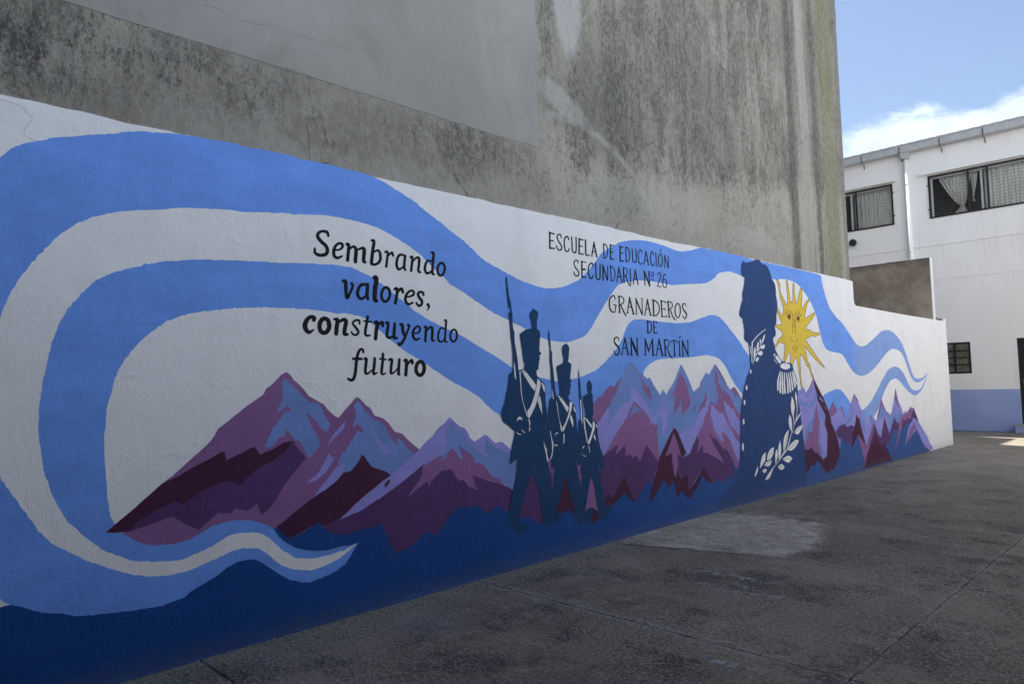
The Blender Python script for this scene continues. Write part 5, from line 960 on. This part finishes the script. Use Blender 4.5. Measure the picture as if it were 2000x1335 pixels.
    base = b.mix(b.math('MULTIPLY', b.math('MULTIPLY', b.rng(b.math('ADD', vrun, g5), 0.48, 0.34), far), 0.75), base, (0.13, 0.122, 0.10))
    base = b.mix(b.math('MULTIPLY', b.math('MULTIPLY', b.rng(b.math('ADD', vrun, g5), 0.54, 0.66), far), 0.55), base, (0.36, 0.345, 0.305))
    for y, wd, k, cc in ((10.50, 0.16, 0.85, (0.10, 0.095, 0.08)), (10.98, 0.22, 0.75, (0.40, 0.37, 0.33)), (11.40, 0.11, 0.85, (0.11, 0.10, 0.08)), (11.95, 0.42, 0.88, (0.21, 0.207, 0.118))):
        d = b.math('ABSOLUTE', b.math('SUBTRACT', b.math('ADD', b.y, b.math('MULTIPLY', b.math('SUBTRACT', streak, 0.5), 0.22)), y))
        m = b.math('MULTIPLY', b.rng(d, wd, wd*0.45), b.rng(mould2, 0.25, 0.55, 0.5, 1.0))
        base = b.mix(b.math('MULTIPLY', m, k), base, cc)
    edge = b.rng(b.math('ADD', b.y, b.math('MULTIPLY', b.math('SUBTRACT', streak, 0.5), 0.12)), 12.36, 12.44)
    base = b.mix(b.math('MULTIPLY', edge, 0.75), base, (0.19, 0.175, 0.16))
    # pores and pin-holes
    pit = b.noise(24, 6, 0.75, stretch=(1, 1, 0.5), off=(0, 1, 2)); crumb = b.noise(75, 4, 0.7, stretch=(1, 1, 0.6), off=(0, 5, 5))
    wet = b.rng(b.math('ADD', b.math('MULTIPLY', mould, 0.6), b.math('MULTIPLY', streak, 0.4)), 0.42, 0.60)
    base = b.mix(b.math('MULTIPLY', b.rng(pit, 0.53, 0.40), 0.22), base, (0.50, 0.49, 0.46))
    pore = b.rng(b.math('ADD', b.math('MULTIPLY', grit, 0.6), b.math('MULTIPLY', pit, 0.4)), 0.52, 0.61)
    base = b.mix(b.math('MULTIPLY', pore, b.math('ADD', b.math('MULTIPLY', wet, 0.32), 0.10)), base, (0.05, 0.048, 0.042))
    base = b.mix(b.math('MULTIPLY', b.rng(crumb, 0.56, 0.68), b.math('ADD', b.math('MULTIPLY', wet, 0.28), 0.14)), base, (0.055, 0.053, 0.046))
    base = b.mix(b.math('MULTIPLY', b.rng(fine, 0.52, 0.70), 0.28), base, (0.55, 0.54, 0.51))
    vein = b.voro(1.7, 'DISTANCE_TO_EDGE', (1, 1.0, 0.8))
    v2 = b.rng(b.math('ADD', vein, b.math('MULTIPLY', b.math('SUBTRACT', mould2, 0.5), 0.10)), 0.008, 0.0)
    base = b.mix(b.math('MULTIPLY', b.math('MULTIPLY', v2, b.rng(mould, 0.46, 0.60)), 0.55), base, (0.07, 0.066, 0.06))
    h = b.math('ADD', b.math('MULTIPLY', grit, 0.6), b.math('ADD', b.math('MULTIPLY', mould2, 0.8), b.math('MULTIPLY', fine, 0.2)))
    return b.fin(base, 0.92, b.bump(h, 0.03, 0.9), 0.15)
def panel_mat():
    b = NB('smooth_grey_render')
    n1 = b.noise(0.7, 5, 0.6, dist=0.6); n2 = b.noise(7, 5, 0.6, stretch=(1, 1.4, 0.5)); n3 = b.noise(45, 4, 0.6, stretch=(1, 1.2, 0.35)); sp = b.noise(6, 3, 0.5, off=(2, 2, 2))
    c = b.mix(b.rng(n1, 0.35, 0.65), (0.285,0.274,0.25), (0.335,0.322,0.295))
    c = b.mix(b.math('MULTIPLY', b.rng(n2, 0.5, 0.75), 0.25), c, (0.24, 0.235, 0.22))
    c = b.mix(b.math('MULTIPLY', b.rng(b.noise(1.6, 7, 0.7, stretch=(1, 1, 0.7), off=(0, 6, 1), dist=0.8), 0.52, 0.68), 0.35), c, (0.215, 0.208, 0.19))
    c = b.mix(b.math('MULTIPLY', b.rng(b.noise(14, 5, 0.7, off=(0, 2, 6)), 0.64, 0.74), 0.30), c, (0.44, 0.43, 0.40))
    c = b.mix(b.math('MULTIPLY', b.rng(sp, 0.70, 0.80), 0.4), c, (0.13, 0.125, 0.12))
    return b.fin(c, 0.85, b.bump(b.math('ADD', n3, b.math('MULTIPLY', n2, 0.5)), 0.009, 0.5), 0.2)
party = empty('party_wall_building', (-5, 3, 0), 'tall windowless building of weathered grey render rising directly behind the mural', 'building')
bm = bmesh.new()
# plan outline with a slightly worn far corner; stacked rings so the arris can wander
H = 20.0; zs = [0.0]
while zs[-1] < H: zs.append(min(H, zs[-1]+(0.06 if zs[-1] > 2.6 and zs[-1] < 9 else 0.4)))
rings = []
for z in zs:
    j = 0.010*noise.noise(Vector((z*2.2, 0, 0)))+0.006*noise.noise(Vector((z*11, 0, 0)))
    if 7.72 < z < 7.95: j += 0.022
    if z > 7.95: j += 0.006
    y1 = 12.60+j
    rings.append([bm.verts.new(p) for p in ((-10, -14, z), (-0.012, -14, z), (-0.012, y1-0.07, z), (-0.022, y1-0.022, z), (-0.05, y1, z), (-10, y1, z))])
for a, b_ in zip(rings, rings[1:]):
    for k in range(6): bm.faces.new((a[k], a[(k+1) % 6], b_[(k+1) % 6], b_[k]))
bm.faces.new(rings[-1])
link('rendered_wall', bm, party_mat(), party)
# smooth render panel, a few millimetres proud; its lower edge wanders
low = []; yy = -14.0
while yy < 4.86:
    low.append((yy, 3.815+0.012*noise.noise(Vector((yy*1.1, 4, 0)))+0.006*noise.noise(Vector((yy*8, 4, 0))))); yy += 0.1
pan = low + [(4.868, 3.81)] + [(4.868+0.006*noise.noise(Vector((0, z*3, 9)))+0.006*(z > 4.6), z) for z in [3.9+0.1*i for i in range(120)]] + [(4.875, 19.9), (-14.0, 19.9)]
bm = bmesh.new(); prism_x(bm, pan, -0.03, -0.0095)
o = link('render_panel', bm, panel_mat(), party); o['label'] = 'smooth lighter grey panel'
# hairline cracks
bm = bmesh.new()
for fl, w in CRACKS:
    pts = [(fl[i]/1000, fl[i+1]/1000) for i in range(0, len(fl), 2)]
    fine = []
    for (a, b_) in zip(pts, pts[1:]):
        n = max(2, int(abs(b_[0]-a[0])/0.02)+int(abs(b_[1]-a[1])/0.02))
        for s in range(n):
            t = s/n; y, z = a[0]+(b_[0]-a[0])*t, a[1]+(b_[1]-a[1])*t
            fine.append((y+0.010*noise.noise(Vector((y*30, z*30, 2))), z+0.020*noise.noise(Vector((y*9, z*9, 8)))+0.010*noise.noise(Vector((y*34, z*34, 8)))))
    fine.append(pts[-1])
    ws = [w*0.65*(0.15+abs(noise.noise(Vector((p[0]*5, p[1]*5, 0))))*1.6) for p in fine]
    strip(bm, fine, ws, 0, 0, -0.0085, 0)
link('hairline_cracks', bm, simple('crack_brown', (0.11, 0.10, 0.088), 0.95, 0.2), party)  # thin brownish crack lines

# ------------------------------------------------------------------ brown wall behind the low end
def brown_mat():
    b = NB('brown_render'); n1 = b.noise(1.5, 6, 0.62, dist=0.8); n2 = b.noise(5, 6, 0.65); n3 = b.noise(40, 3, 0.6)
    c = b.mix(b.rng(n1, 0.35, 0.66), (0.27, 0.22, 0.165), (0.42, 0.35, 0.27)); c = b.mix(b.math('MULTIPLY', b.rng(n2, 0.48, 0.72), 0.45), c, (0.19, 0.155, 0.118))
    c = b.mix(b.math('MULTIPLY', b.rng(b.math('ADD', b.z, b.math('MULTIPLY', n2, 0.4)), 4.05, 4.35), 0.7), c, (0.09, 0.078, 0.062))
    return b.fin(c, 0.92, b.bump(b.math('ADD', n2, n3), 0.012, 0.8), 0.15)
brown = empty('brown_wall', (-2.5, 17.4, 0), 'bare brown rendered wall rising behind the low end of the mural wall', 'wall')
bm = bmesh.new(); xs_ = [-5.0]
while xs_[-1] < -0.05: xs_.append(min(-0.05, xs_[-1]+0.06))
fr = [[], [], [], []]
for i, x in enumerate(xs_):
    zt = 4.10+0.012*noise.noise(Vector((x*3, 1, 0)))+0.012*noise.noise(Vector((x*17, 1, 0)))
    for q, (y, z) in enumerate(((17.30, -0.05), (17.30, zt), (17.46, zt+0.01), (17.46, -0.05))): fr[q].append(bm.verts.new((x, y, z)))
for i in range(len(xs_)-1):
    for q in range(3): bm.faces.new((fr[q][i], fr[q][i+1], fr[q+1][i+1], fr[q+1][i]))
bm.faces.new([fr[q][-1] for q in range(4)]); bm.faces.new([fr[q][0] for q in range(4)][::-1])
link('rendered_face', bm, brown_mat(), brown)
bm = bmesh.new(); box(bm, -0.046, -0.028, 17.306, 17.468, 2.5, 4.115, 0.004)
MW = simple('white_limewash', (0.74, 0.74, 0.73), 0.85, 0.05, 6)
o = link('limewashed_end', bm, MW, brown); o['label'] = 'narrow white end face'
# broken brick left on the wall end
MBR = simple('broken_brick', (0.16, 0.13, 0.115), 0.95, 0.35, 25, bump=0.02)
for k, (y, z, sx, sy_, sz, lab) in enumerate(((17.44, 2.735, 0.10, 0.07, 0.085, 'upright grey brick fragment against the limewashed end of the brown wall'), (17.60, 2.735, 0.13, 0.12, 0.055, 'flat dark brick fragment in the middle of the wall end'), (17.81, 2.735, 0.13, 0.10, 0.06, 'broken brick piece nearest the outer corner of the low wall'))):
    bm = bmesh.new(); box(bm, -0.14-sx, -0.14+sx*0.9, y-sy_, y+sy_, z, z+sz, 0.012)
    bmesh.ops.subdivide_edges(bm, edges=bm.edges[:], cuts=2, use_grid_fill=True)
    for v in bm.verts: v.co += Vector((noise.noise(v.co*23), noise.noise(v.co*23+Vector((5, 0, 0))), noise.noise(v.co*23+Vector((0, 8, 0)))*(1 if v.co.z > z+0.01 else 0)))*0.016
    tag(link('broken_brick', bm, MBR), lab, 'brick', 'brick fragments on the wall end')

# ------------------------------------------------------------------ school building at the far end
FY = 22.2
def facade_mat():
    b = NB('white_facade_paint'); n1 = b.noise(0.8, 5, 0.6, stretch=(1, 1, 0.6)); n2 = b.noise(30, 4, 0.6); st = b.noise(1.0, 5, 0.6, stretch=(7, 1, 0.5))
    c = b.mix(b.rng(n1, 0.35, 0.65), (0.84,0.81,0.77), (0.88,0.855,0.82))
    drip = b.noise(1.0, 5, 0.65, stretch=(16, 1, 0.35), off=(3, 0, 2))
    c = b.mix(b.math('MULTIPLY', b.rng(st, 0.54, 0.72), 0.16), c, (0.5, 0.48, 0.44))
    for z_, ln in ((5.11, 0.45), (7.11, 0.25), (7.9, 0.5), (5.87, 0.5), (4.17, 0.4)):
        c = b.mix(b.math('MULTIPLY', b.math('MULTIPLY', b.rng(b.math('SUBTRACT', z_, b.z), ln, 0.0), b.rng(b.math('SUBTRACT', z_, b.z), -0.001, 0.001)), b.math('MULTIPLY', b.rng(drip, 0.50, 0.68), 0.16)), c, (0.40, 0.38, 0.34))
    return b.fin(c, 0.8, b.bump(b.math('ADD', n2, n1), 0.008, 0.5), 0.25)
def band_mat():
    b = NB('blue_dado_paint'); n1 = b.noise(1.6, 5, 0.6); n2 = b.noise(24, 5, 0.65)
    c = b.mix(b.rng(n1, 0.35, 0.65), (0.30,0.38,0.64), (0.35,0.43,0.70))
    c = b.mix(b.rng(b.math('ADD', b.z, b.math('MULTIPLY', n2, 0.12)), 0.10, 0.05), c, (0.10, 0.11, 0.14))
    return b.fin(c, 0.75, b.bump(n2, 0.02, 0.7), 0.3)
MF, MB = facade_mat(), band_mat()
school = empty('school_building', (0, FY, 0), 'white two storey building with blue base and metal gutter across the far end', 'building')
holes = [(-4.5, -2.16, 5.89, 7.06), (-1.22, 2.5, 5.89, 7.06), (-1.19, -0.47, 1.55, 2.40), (0.57, 1.47, 0.22, 2.43)]
X0, X1, Z1 = -7.0, 9.0, 7.95
gx = sorted({X0, X1, *[h[0] for h in holes], *[h[1] for h in holes]}); gz = sorted({-0.05, 1.12, 4.18, 5.13, Z1, *[h[2] for h in holes], *[h[3] for h in holes]})
bm = bmesh.new(); vc = {}
def V(x, y, z):
    k = (round(x, 4), round(y, 4), round(z, 4))
    if k not in vc: vc[k] = bm.verts.new(k)
    return vc[k]
def inh(x, z): return any(h[0] < x < h[1] and h[2] < z < h[3] for h in holes)
for a, b_ in zip(gx, gx[1:]):
    for c, d in zip(gz, gz[1:]):
        if inh((a+b_)/2, (c+d)/2): continue
        f = bm.faces.new((V(a, FY, c), V(b_, FY, c), V(b_, FY, d), V(a, FY, d))); f.material_index = 1 if d <= 1.1201 else 0
dep = 0.22
for x0, x1, z0, z1 in holes:
    for p, q in (((x0, z0), (x1, z0)), ((x1, z0), (x1, z1)), ((x1, z1), (x0, z1)), ((x0, z1), (x0, z0))):
        bm.faces.new((bm.verts.new((p[0], FY, p[1])), bm.verts.new((q[0], FY, q[1])), bm.verts.new((q[0], FY+dep, q[1])), bm.verts.new((p[0], FY+dep, p[1]))))
# sides, back and dark rooms
for pts in (((X0, FY, 0), (X0, FY+8, 0), (X0, FY+8, Z1), (X0, FY, Z1)), ((X1, FY, 0), (X1, FY+8, 0), (X1, FY+8, Z1), (X1, FY, Z1)), ((X0, FY+8, 0), (X1, FY+8, 0), (X1, FY+8, Z1), (X0, FY+8, Z1))):
    bm.faces.new([bm.verts.new(p) for p in pts])
body_o = link('facade', bm, [MF, MB], school)
MDK = simple('dark_room', (0.16, 0.145, 0.13), 0.9, 0.2, 3)
for x0, x1, z0, z1 in holes:
    bm = bmesh.new(); bm.faces.new([bm.verts.new(p) for p in ((x0-.4, FY+1.2, z0-.4), (x1+.4, FY+1.2, z0-.4), (x1+.4, FY+1.2, z1+.4), (x0-.4, FY+1.2, z1+.4))])
    link('dark_interior', bm, MDK, school)
# string courses and lintel ledges
bm = bmesh.new(); box(bm, X0, -1.80, FY-0.022, FY+0.02, 5.115, 5.135, 0.004); box(bm, -1.68, X1, FY-0.022, FY+0.02, 5.115, 5.135, 0.004)
link('string_course', bm, MF, school)
bm = bmesh.new(); box(bm, X0, X1, FY-0.012, FY+0.02, 4.172, 4.186, 0.003)
link('string_course', bm, MF, school)
for x0, x1 in ((-4.65, -2.05), (-1.42, 2.65)):
    bm = bmesh.new(); box(bm, x0, x1, FY-0.10, FY+0.03, 7.115, 7.175, 0.008)
    link('lintel_ledge', bm, MF, school)
MBK = simple('black_iron', (0.018, 0.017, 0.017), 0.5, 0.2, 30, 0.4); MWM = simple('weathered_mesh_wire', (0.10, 0.098, 0.092), 0.7, 0.2, 30); MALU = simple('white_window_metal', (0.62, 0.63, 0.63), 0.5, 0.06, 10)
def glass_mat():
    b = NB('window_glass'); g = b.n('ShaderNodeBsdfGlossy'); g.inputs['Roughness'].default_value = 0.03; g.inputs['Color'].default_value = (0.9, 0.95, 1, 1)
    t = b.n('ShaderNodeBsdfTransparent'); t.inputs['Color'].default_value = (0.96, 0.955, 0.94, 1); f = b.n('ShaderNodeFresnel'); f.inputs['IOR'].default_value = 1.5
    m = b.n('ShaderNodeMixShader'); b.l(f.outputs[0], m.inputs[0]); b.l(t.outputs[0], m.inputs[1]); b.l(g.outputs[0], m.inputs[2]); b.l(m.outputs[0], b.out.inputs[0]); return b.m
MGL = glass_mat()
def curtain_mat():
    b = NB('curtain_cloth'); n = b.noise(3, 4, 0.6, stretch=(6, 1, 0.6)); 
    c = b.mix(b.rng(n, 0.35, 0.65), (0.80, 0.78, 0.70), (0.97, 0.95, 0.88)); return b.fin(c, 0.95, None, 0.05)
MCU = curtain_mat()
def curtain(win, x0, x1, z0, z1, y, tie=None, seed=0):
    bm = bmesh.new(); nx = int((x1-x0)/0.012); nz = 16; g = []
    for i in range(nz+1):
        t = i/nz; row = []
        for k in range(nx+1):
            s = k/nx; x = x0+(x1-x0)*s; z = z0+(z1-z0)*t
            dy = 0.022*math.sin(x*52+seed+1.2*noise.noise(Vector((x*3, seed, 0))))+0.02*noise.noise(Vector((x*9, z, seed)))
            if tie:
                tx, tz = tie; w = max(0.0, min(1.0, (z-tz)/(z1-tz))); w = 0.10+0.90*w**0.75 if z > tz else 0.10+0.35*(tz-z)/(tz-z0)
                x = tx+(x-tx)*w
            row.append(bm.verts.new((x, y+dy, z)))
        g.append(row)
    for a, b_ in zip(g, g[1:]):
        for k in range(nx): bm.faces.new((a[k], a[k+1], b_[k+1], b_[k]))
    return link('curtain', bm, MCU, win, True)
def window(h, bars, sash, name='window'):
    x0, x1, z0, z1 = h; w = 0.045; bm = bmesh.new()
    y0, y1 = FY-0.028, FY+0.015
    box(bm, x0-0.01, x1+0.01, y0, y1, z0-0.012, z0-0.012+w); box(bm, x0-0.01, x1+0.01, y0, y1, z1+0.012-w, z1+0.012)
    for x in [x0-0.01+w/2]+bars+[x1+0.01-w/2]: box(bm, x-w/2, x+w/2, y0+0.003, y1-0.003, z0-0.012+w, z1+0.012-w)
    for x in (x0-0.02, x1+0.02):
        for z in (z0+0.25, z1-0.25): box(bm, x-0.03, x+0.03, y0+0.006, y0+0.02, z-0.012, z+0.012)
    win = link(name, bm, MBK, school)
    bm = bmesh.new(); step = 0.083; x = x0+step
    while x < x1-0.03: box(bm, x-0.0022, x+0.0022, FY+0.004, FY+0.009, z0+0.03, z1-0.03); x += step
    z = z0+step
    while z < z1-0.03: box(bm, x0+0.03, x1-0.03, FY-0.002, FY+0.003, z-0.0022, z+0.0022); z += step
    link('security_mesh', bm, MWM, win)
    bm = bmesh.new(); s = 0.05; ya, yb = FY+0.06, FY+0.10
    box(bm, x0, x1, ya, yb, z1-0.075, z1); box(bm, x0, x1, ya, yb, z0, z0+0.04)
    for x in sash: box(bm, x-s/2, x+s/2, ya+0.002, yb-0.002, z0+0.04, z1-0.075)
    link('sash', bm, MALU, win)
    bm = bmesh.new(); xsash = sorted(sash)
    for a, b_ in zip(xsash, xsash[1:]):
        bm.faces.new([bm.verts.new(p) for p in ((a+s/2, FY+0.08, z0+0.04), (b_-s/2, FY+0.08, z0+0.04), (b_-s/2, FY+0.08, z1-0.075), (a+s/2, FY+0.08, z1-0.075))])
    link('pane', bm, MGL, win)
    return win
w1 = window(holes[0], [-3.16], [-4.475, -3.32, -2.185]); w1['label'] = 'upper window left of the downpipe'
curtain(w1, -3.27, -2.18, 5.93, 7.0, FY+0.165, seed=1); curtain(w1, -4.4, -3.75, 5.93, 7.0, FY+0.165, seed=4)
w2 = window(holes[1], [-0.265, 0.175, 1.40], [-1.165, 0.02, 1.25, 2.475]); w2['label'] = 'wide upper window right of the downpipe'
curtain(w2, -1.02, -0.22, 5.92, 7.0, FY+0.165, tie=(-0.44, 6.12), seed=2); curtain(w2, -0.24, -0.08, 6.2, 7.0, FY+0.18, tie=(-0.22, 6.3), seed=7)
curtain(w2, 0.06, 2.45, 5.92, 7.0, FY+0.165, seed=3)
# small ground floor window with eight panes
x0, x1, z0, z1 = holes[2]; bm = bmesh.new(); w = 0.055; ya, yb = FY+0.012, FY+0.06
box(bm, x0, x1, ya, yb, z0, z0+w); box(bm, x0, x1, ya, yb, z1-w*0.8, z1)
for x in (x0+w/2, (x0+x1)/2-0.02, x1-w/2): box(bm, x-w/2, x+w/2, ya+0.002, yb-0.002, z0+w, z1-w*0.8)
xm = (x0+x1)/2-0.02
zz = [z0+w+(z1-z0-1.8*w)*k/4 for k in range(5)]
for k in (1, 2, 3):
    for a, b_ in ((x0+w, xm-w/2), (xm+w/2, x1-w)): box(bm, a, b_, ya+0.004, yb-0.004, zz[k]-0.017, zz[k]+0.017)
w3 = link('window', bm, MBK, school); w3['label'] = 'small black framed window with eight panes'
bp = NB('frosted_pane'); nn = bp.noise(9, 4, 0.6, off=(1, 4, 2), dist=1.5)
MFP = bp.fin(bp.mix(bp.rng(nn, 0.40, 0.66), (0.10, 0.09, 0.068), (0.23, 0.205, 0.16)), 0.35, None, 0.5)
for k in range(4):
    for a, b_ in ((x0+w, xm-w/2), (xm+w/2, x1-w)):
        bm = bmesh.new(); box(bm, a, b_, FY+0.036, FY+0.042, zz[k]+(0.017 if k else 0), zz[k+1]-(0.017 if k < 3 else 0)); link('pane', bm, MFP, w3)
# door
x0, x1, z0, z1 = holes[3]; bm = bmesh.new()
box(bm, x0, x0+0.05, FY+0.02, FY+0.12, z0, z1); box(bm, x1-0.05, x1, FY+0.02, FY+0.12, z0, z1); box(bm, x0+0.05, x1-0.05, FY+0.02, FY+0.12, z1-0.05, z1)
door = link('door', bm, MBK, school); door['label'] = 'black metal door'
bm = bmesh.new(); box(bm, x0+0.052, x1-0.052, FY+0.07, FY+0.11, z0, z1-0.052)
for za, zb in ((0.35, 1.15), (1.3, 2.25)): box(bm, x0+0.16, x1-0.16, FY+0.058, FY+0.072, za, zb, 0.006)
link('leaf', bm, simple('black_door_paint', (0.013, 0.014, 0.017), 0.4, 0.2, 8, 0.4), door)
bm = bmesh.new(); tube(bm, [(0.665, FY+0.075, 1.33), (0.665, FY+0.015, 1.33), (0.78, FY+0.010, 1.33)], 0.010); box(bm, 0.645, 0.685, FY+0.062, FY+0.072, 1.24, 1.38, 0.003)
link('handle', bm, simple('steel_handle', (0.55, 0.55, 0.55), 0.3, 0.05, 10, 0.5, 0.9), door)
bm = bmesh.new(); box(bm, 0.47, 1.62, FY-0.34, FY-0.003, -0.03, 0.185, 0.008, 0); box(bm, 0.45, 1.64, FY-0.36, FY-0.003, 0.186, 0.218, 0.006, 1)
stp = link('doorstep', bm, [MB, simple('cement_step', (0.33, 0.32, 0.30), 0.85, 0.2, 20)], school)
# gutter, roof, brackets, downpipe
def galv():
    b = NB('galvanised_sheet'); v = b.voro(26, out='Color'); n = b.noise(2, 4, 0.6); g = b.n('ShaderNodeRGBToBW'); b.l(v, g.inputs[0])
    c = b.mix(g.outputs[0], (0.40, 0.415, 0.42), (0.56, 0.575, 0.58)); c = b.mix(b.math('MULTIPLY', b.rng(n, 0.5, 0.75), 0.4), c, (0.34, 0.34, 0.335)); return b.fin(c, 0.6, None, 0.5, 0.1)
MGA = galv()
bm = bmesh.new()
gp = [(FY-0.005, 7.84), (FY-0.205, 7.86), (FY-0.215, 8.045), (FY-0.235, 8.05), (FY-0.235, 8.075), (FY-0.20, 8.075), (FY-0.19, 7.885), (FY-0.005, 7.872)]
a = [bm.verts.new((X0-.2, y, z)) for y, z in gp]; b_ = [bm.verts.new((X1+.2, y, z)) for y, z in gp]
for i in range(8): bm.faces.new((a[i], b_[i], b_[(i+1) % 8], a[(i+1) % 8]))
bm.faces.new(a[::-1]); bm.faces.new(b_)
gut = link('gutter', bm, MGA, school)
bm = bmesh.new()
nxr = 260; top = []; 
for i in range(nxr+1):
    x = X0-.2+(X1-X0+.4)*i/nxr; dz = 0.004*math.sin(i*2*math.pi/4)
    top.append((bm.verts.new((x, FY-0.16, 8.105+dz)), bm.verts.new((x, FY+8.1, 8.9+dz))))
for p, q in zip(top, top[1:]): bm.faces.new((p[0], q[0], q[1], p[1]))
link('roof', bm, MGA, school)
bm = bmesh.new(); box(bm, X0-.1, X1+.1, FY+0.002, FY+0.06, 7.952, 8.085); link('eaves_board', bm, MGA, school)
MRU = simple('rusty_iron', (0.075, 0.05, 0.042), 0.85, 0.3, 30)
for k in range(-4, 9):
    x = -1.86+1.02*k
    bm = bmesh.new(); pts = [(x, FY-0.20, 8.05), (x, FY-0.228, 7.93), (x, FY-0.215, 7.84), (x, FY-0.10, 7.80), (x, FY-0.02, 7.78), (x, FY-0.008, 7.66)]
    tube(bm, pts, 0.011, 6); link('gutter_bracket', bm, MRU, gut)
bm = bmesh.new()
for (za, ra), (zb, rb) in (((7.865, 0.13), (7.80, 0.125)), ((7.80, 0.125), (7.68, 0.075))):
    q = [[bm.verts.new((-1.74+sx*r_, FY-0.095+sy_*min(r_, 0.088), z)) for sx, sy_ in ((-1, -1), (1, -1), (1, 1), (-1, 1))] for z, r_ in ((za, ra), (zb, rb))]
    for k in range(4): bm.faces.new((q[0][k], q[0][(k+1) % 4], q[1][(k+1) % 4], q[1][k]))
pipe = link('downpipe', bmesh.new(), MF, school)
bm2 = bmesh.new(); tube(bm2, [(-1.74, FY-0.085, 7.70), (-1.74, FY-0.085, 0.15)], 0.058, 16)
for z in (6.9, 5.0, 3.0, 1.0): tube(bm2, [(-1.74, FY-0.085, z), (-1.74, FY-0.085, z+0.05)], 0.064, 16)
bm2.to_mesh(pipe.data); bm2.free(); pipe['label'] = 'white round downpipe'
link('rainwater_head', bm, MGA, pipe)
bm = bmesh.new(); tube(bm, [(-3.28, FY+0.01, 5.52), (-3.28, FY-0.10, 5.52), (-3.28, FY-0.125, 5.52)], [0.06, 0.06, 0.06], 20); tube(bm, [(-3.28, FY-0.10, 5.52), (-3.28, FY-0.15, 5.52), (-3.28, FY-0.165, 5.52)], [0.105, 0.105, 0.085], 24)
v_ = link('flue_cap', bm, MBK, school); v_['label'] = 'round black flue outlet'

# ------------------------------------------------------------------ unseen blocks added out of frame to shade and light the courtyard
MNB = simple('shadow_block_render', (0.42, 0.40, 0.37), 0.9, 0.15, 1.5)
nb = empty('shadow_blocks', (-7, 18, 0), 'plain unseen blocks behind the grey party wall, added to cast shadow on the yard', 'shadow block')
bm = bmesh.new(); box(bm, -11, -4.0, 12.75, 20.25, 0, 12.8, 0.02); link('tall_block', bm, MNB, nb)  # added unseen mass, stepped so its shadow edges outline the sunlit wedge
bm = bmesh.new(); box(bm, -11, -4.5, 20.26, 22.1, 0, 10.6, 0.02); link('low_block', bm, MNB, nb)

MWG = simple('sky_blocker_render', (0.16,0.15,0.14), 0.9, 0.12, 1.2)
shapers = empty('light_shapers', (8, -4, 0), 'unseen plain blocks added around the camera, dark ones to hold back sky light, a white one to bounce sun', 'building')
bm = bmesh.new(); box(bm, 0.3, 14, -9.4, -2.4, 0, 5.7, 0.02); link('rear_block', bm, MWG, shapers)  # dark blocks added to keep sky light off the near wall
bm = bmesh.new(); box(bm, 7.2, 14, -2.39, 6.0, 0, 4.9, 0.02); link('side_block', bm, MWG, shapers)
bm = bmesh.new(); box(bm, 8.7, 9.5, 6.01, 22.05, 0, 5.4, 0.02); link('bounce_block', bm, MF, shapers)  # added unseen reflector, bounces sun onto the facade and far mural
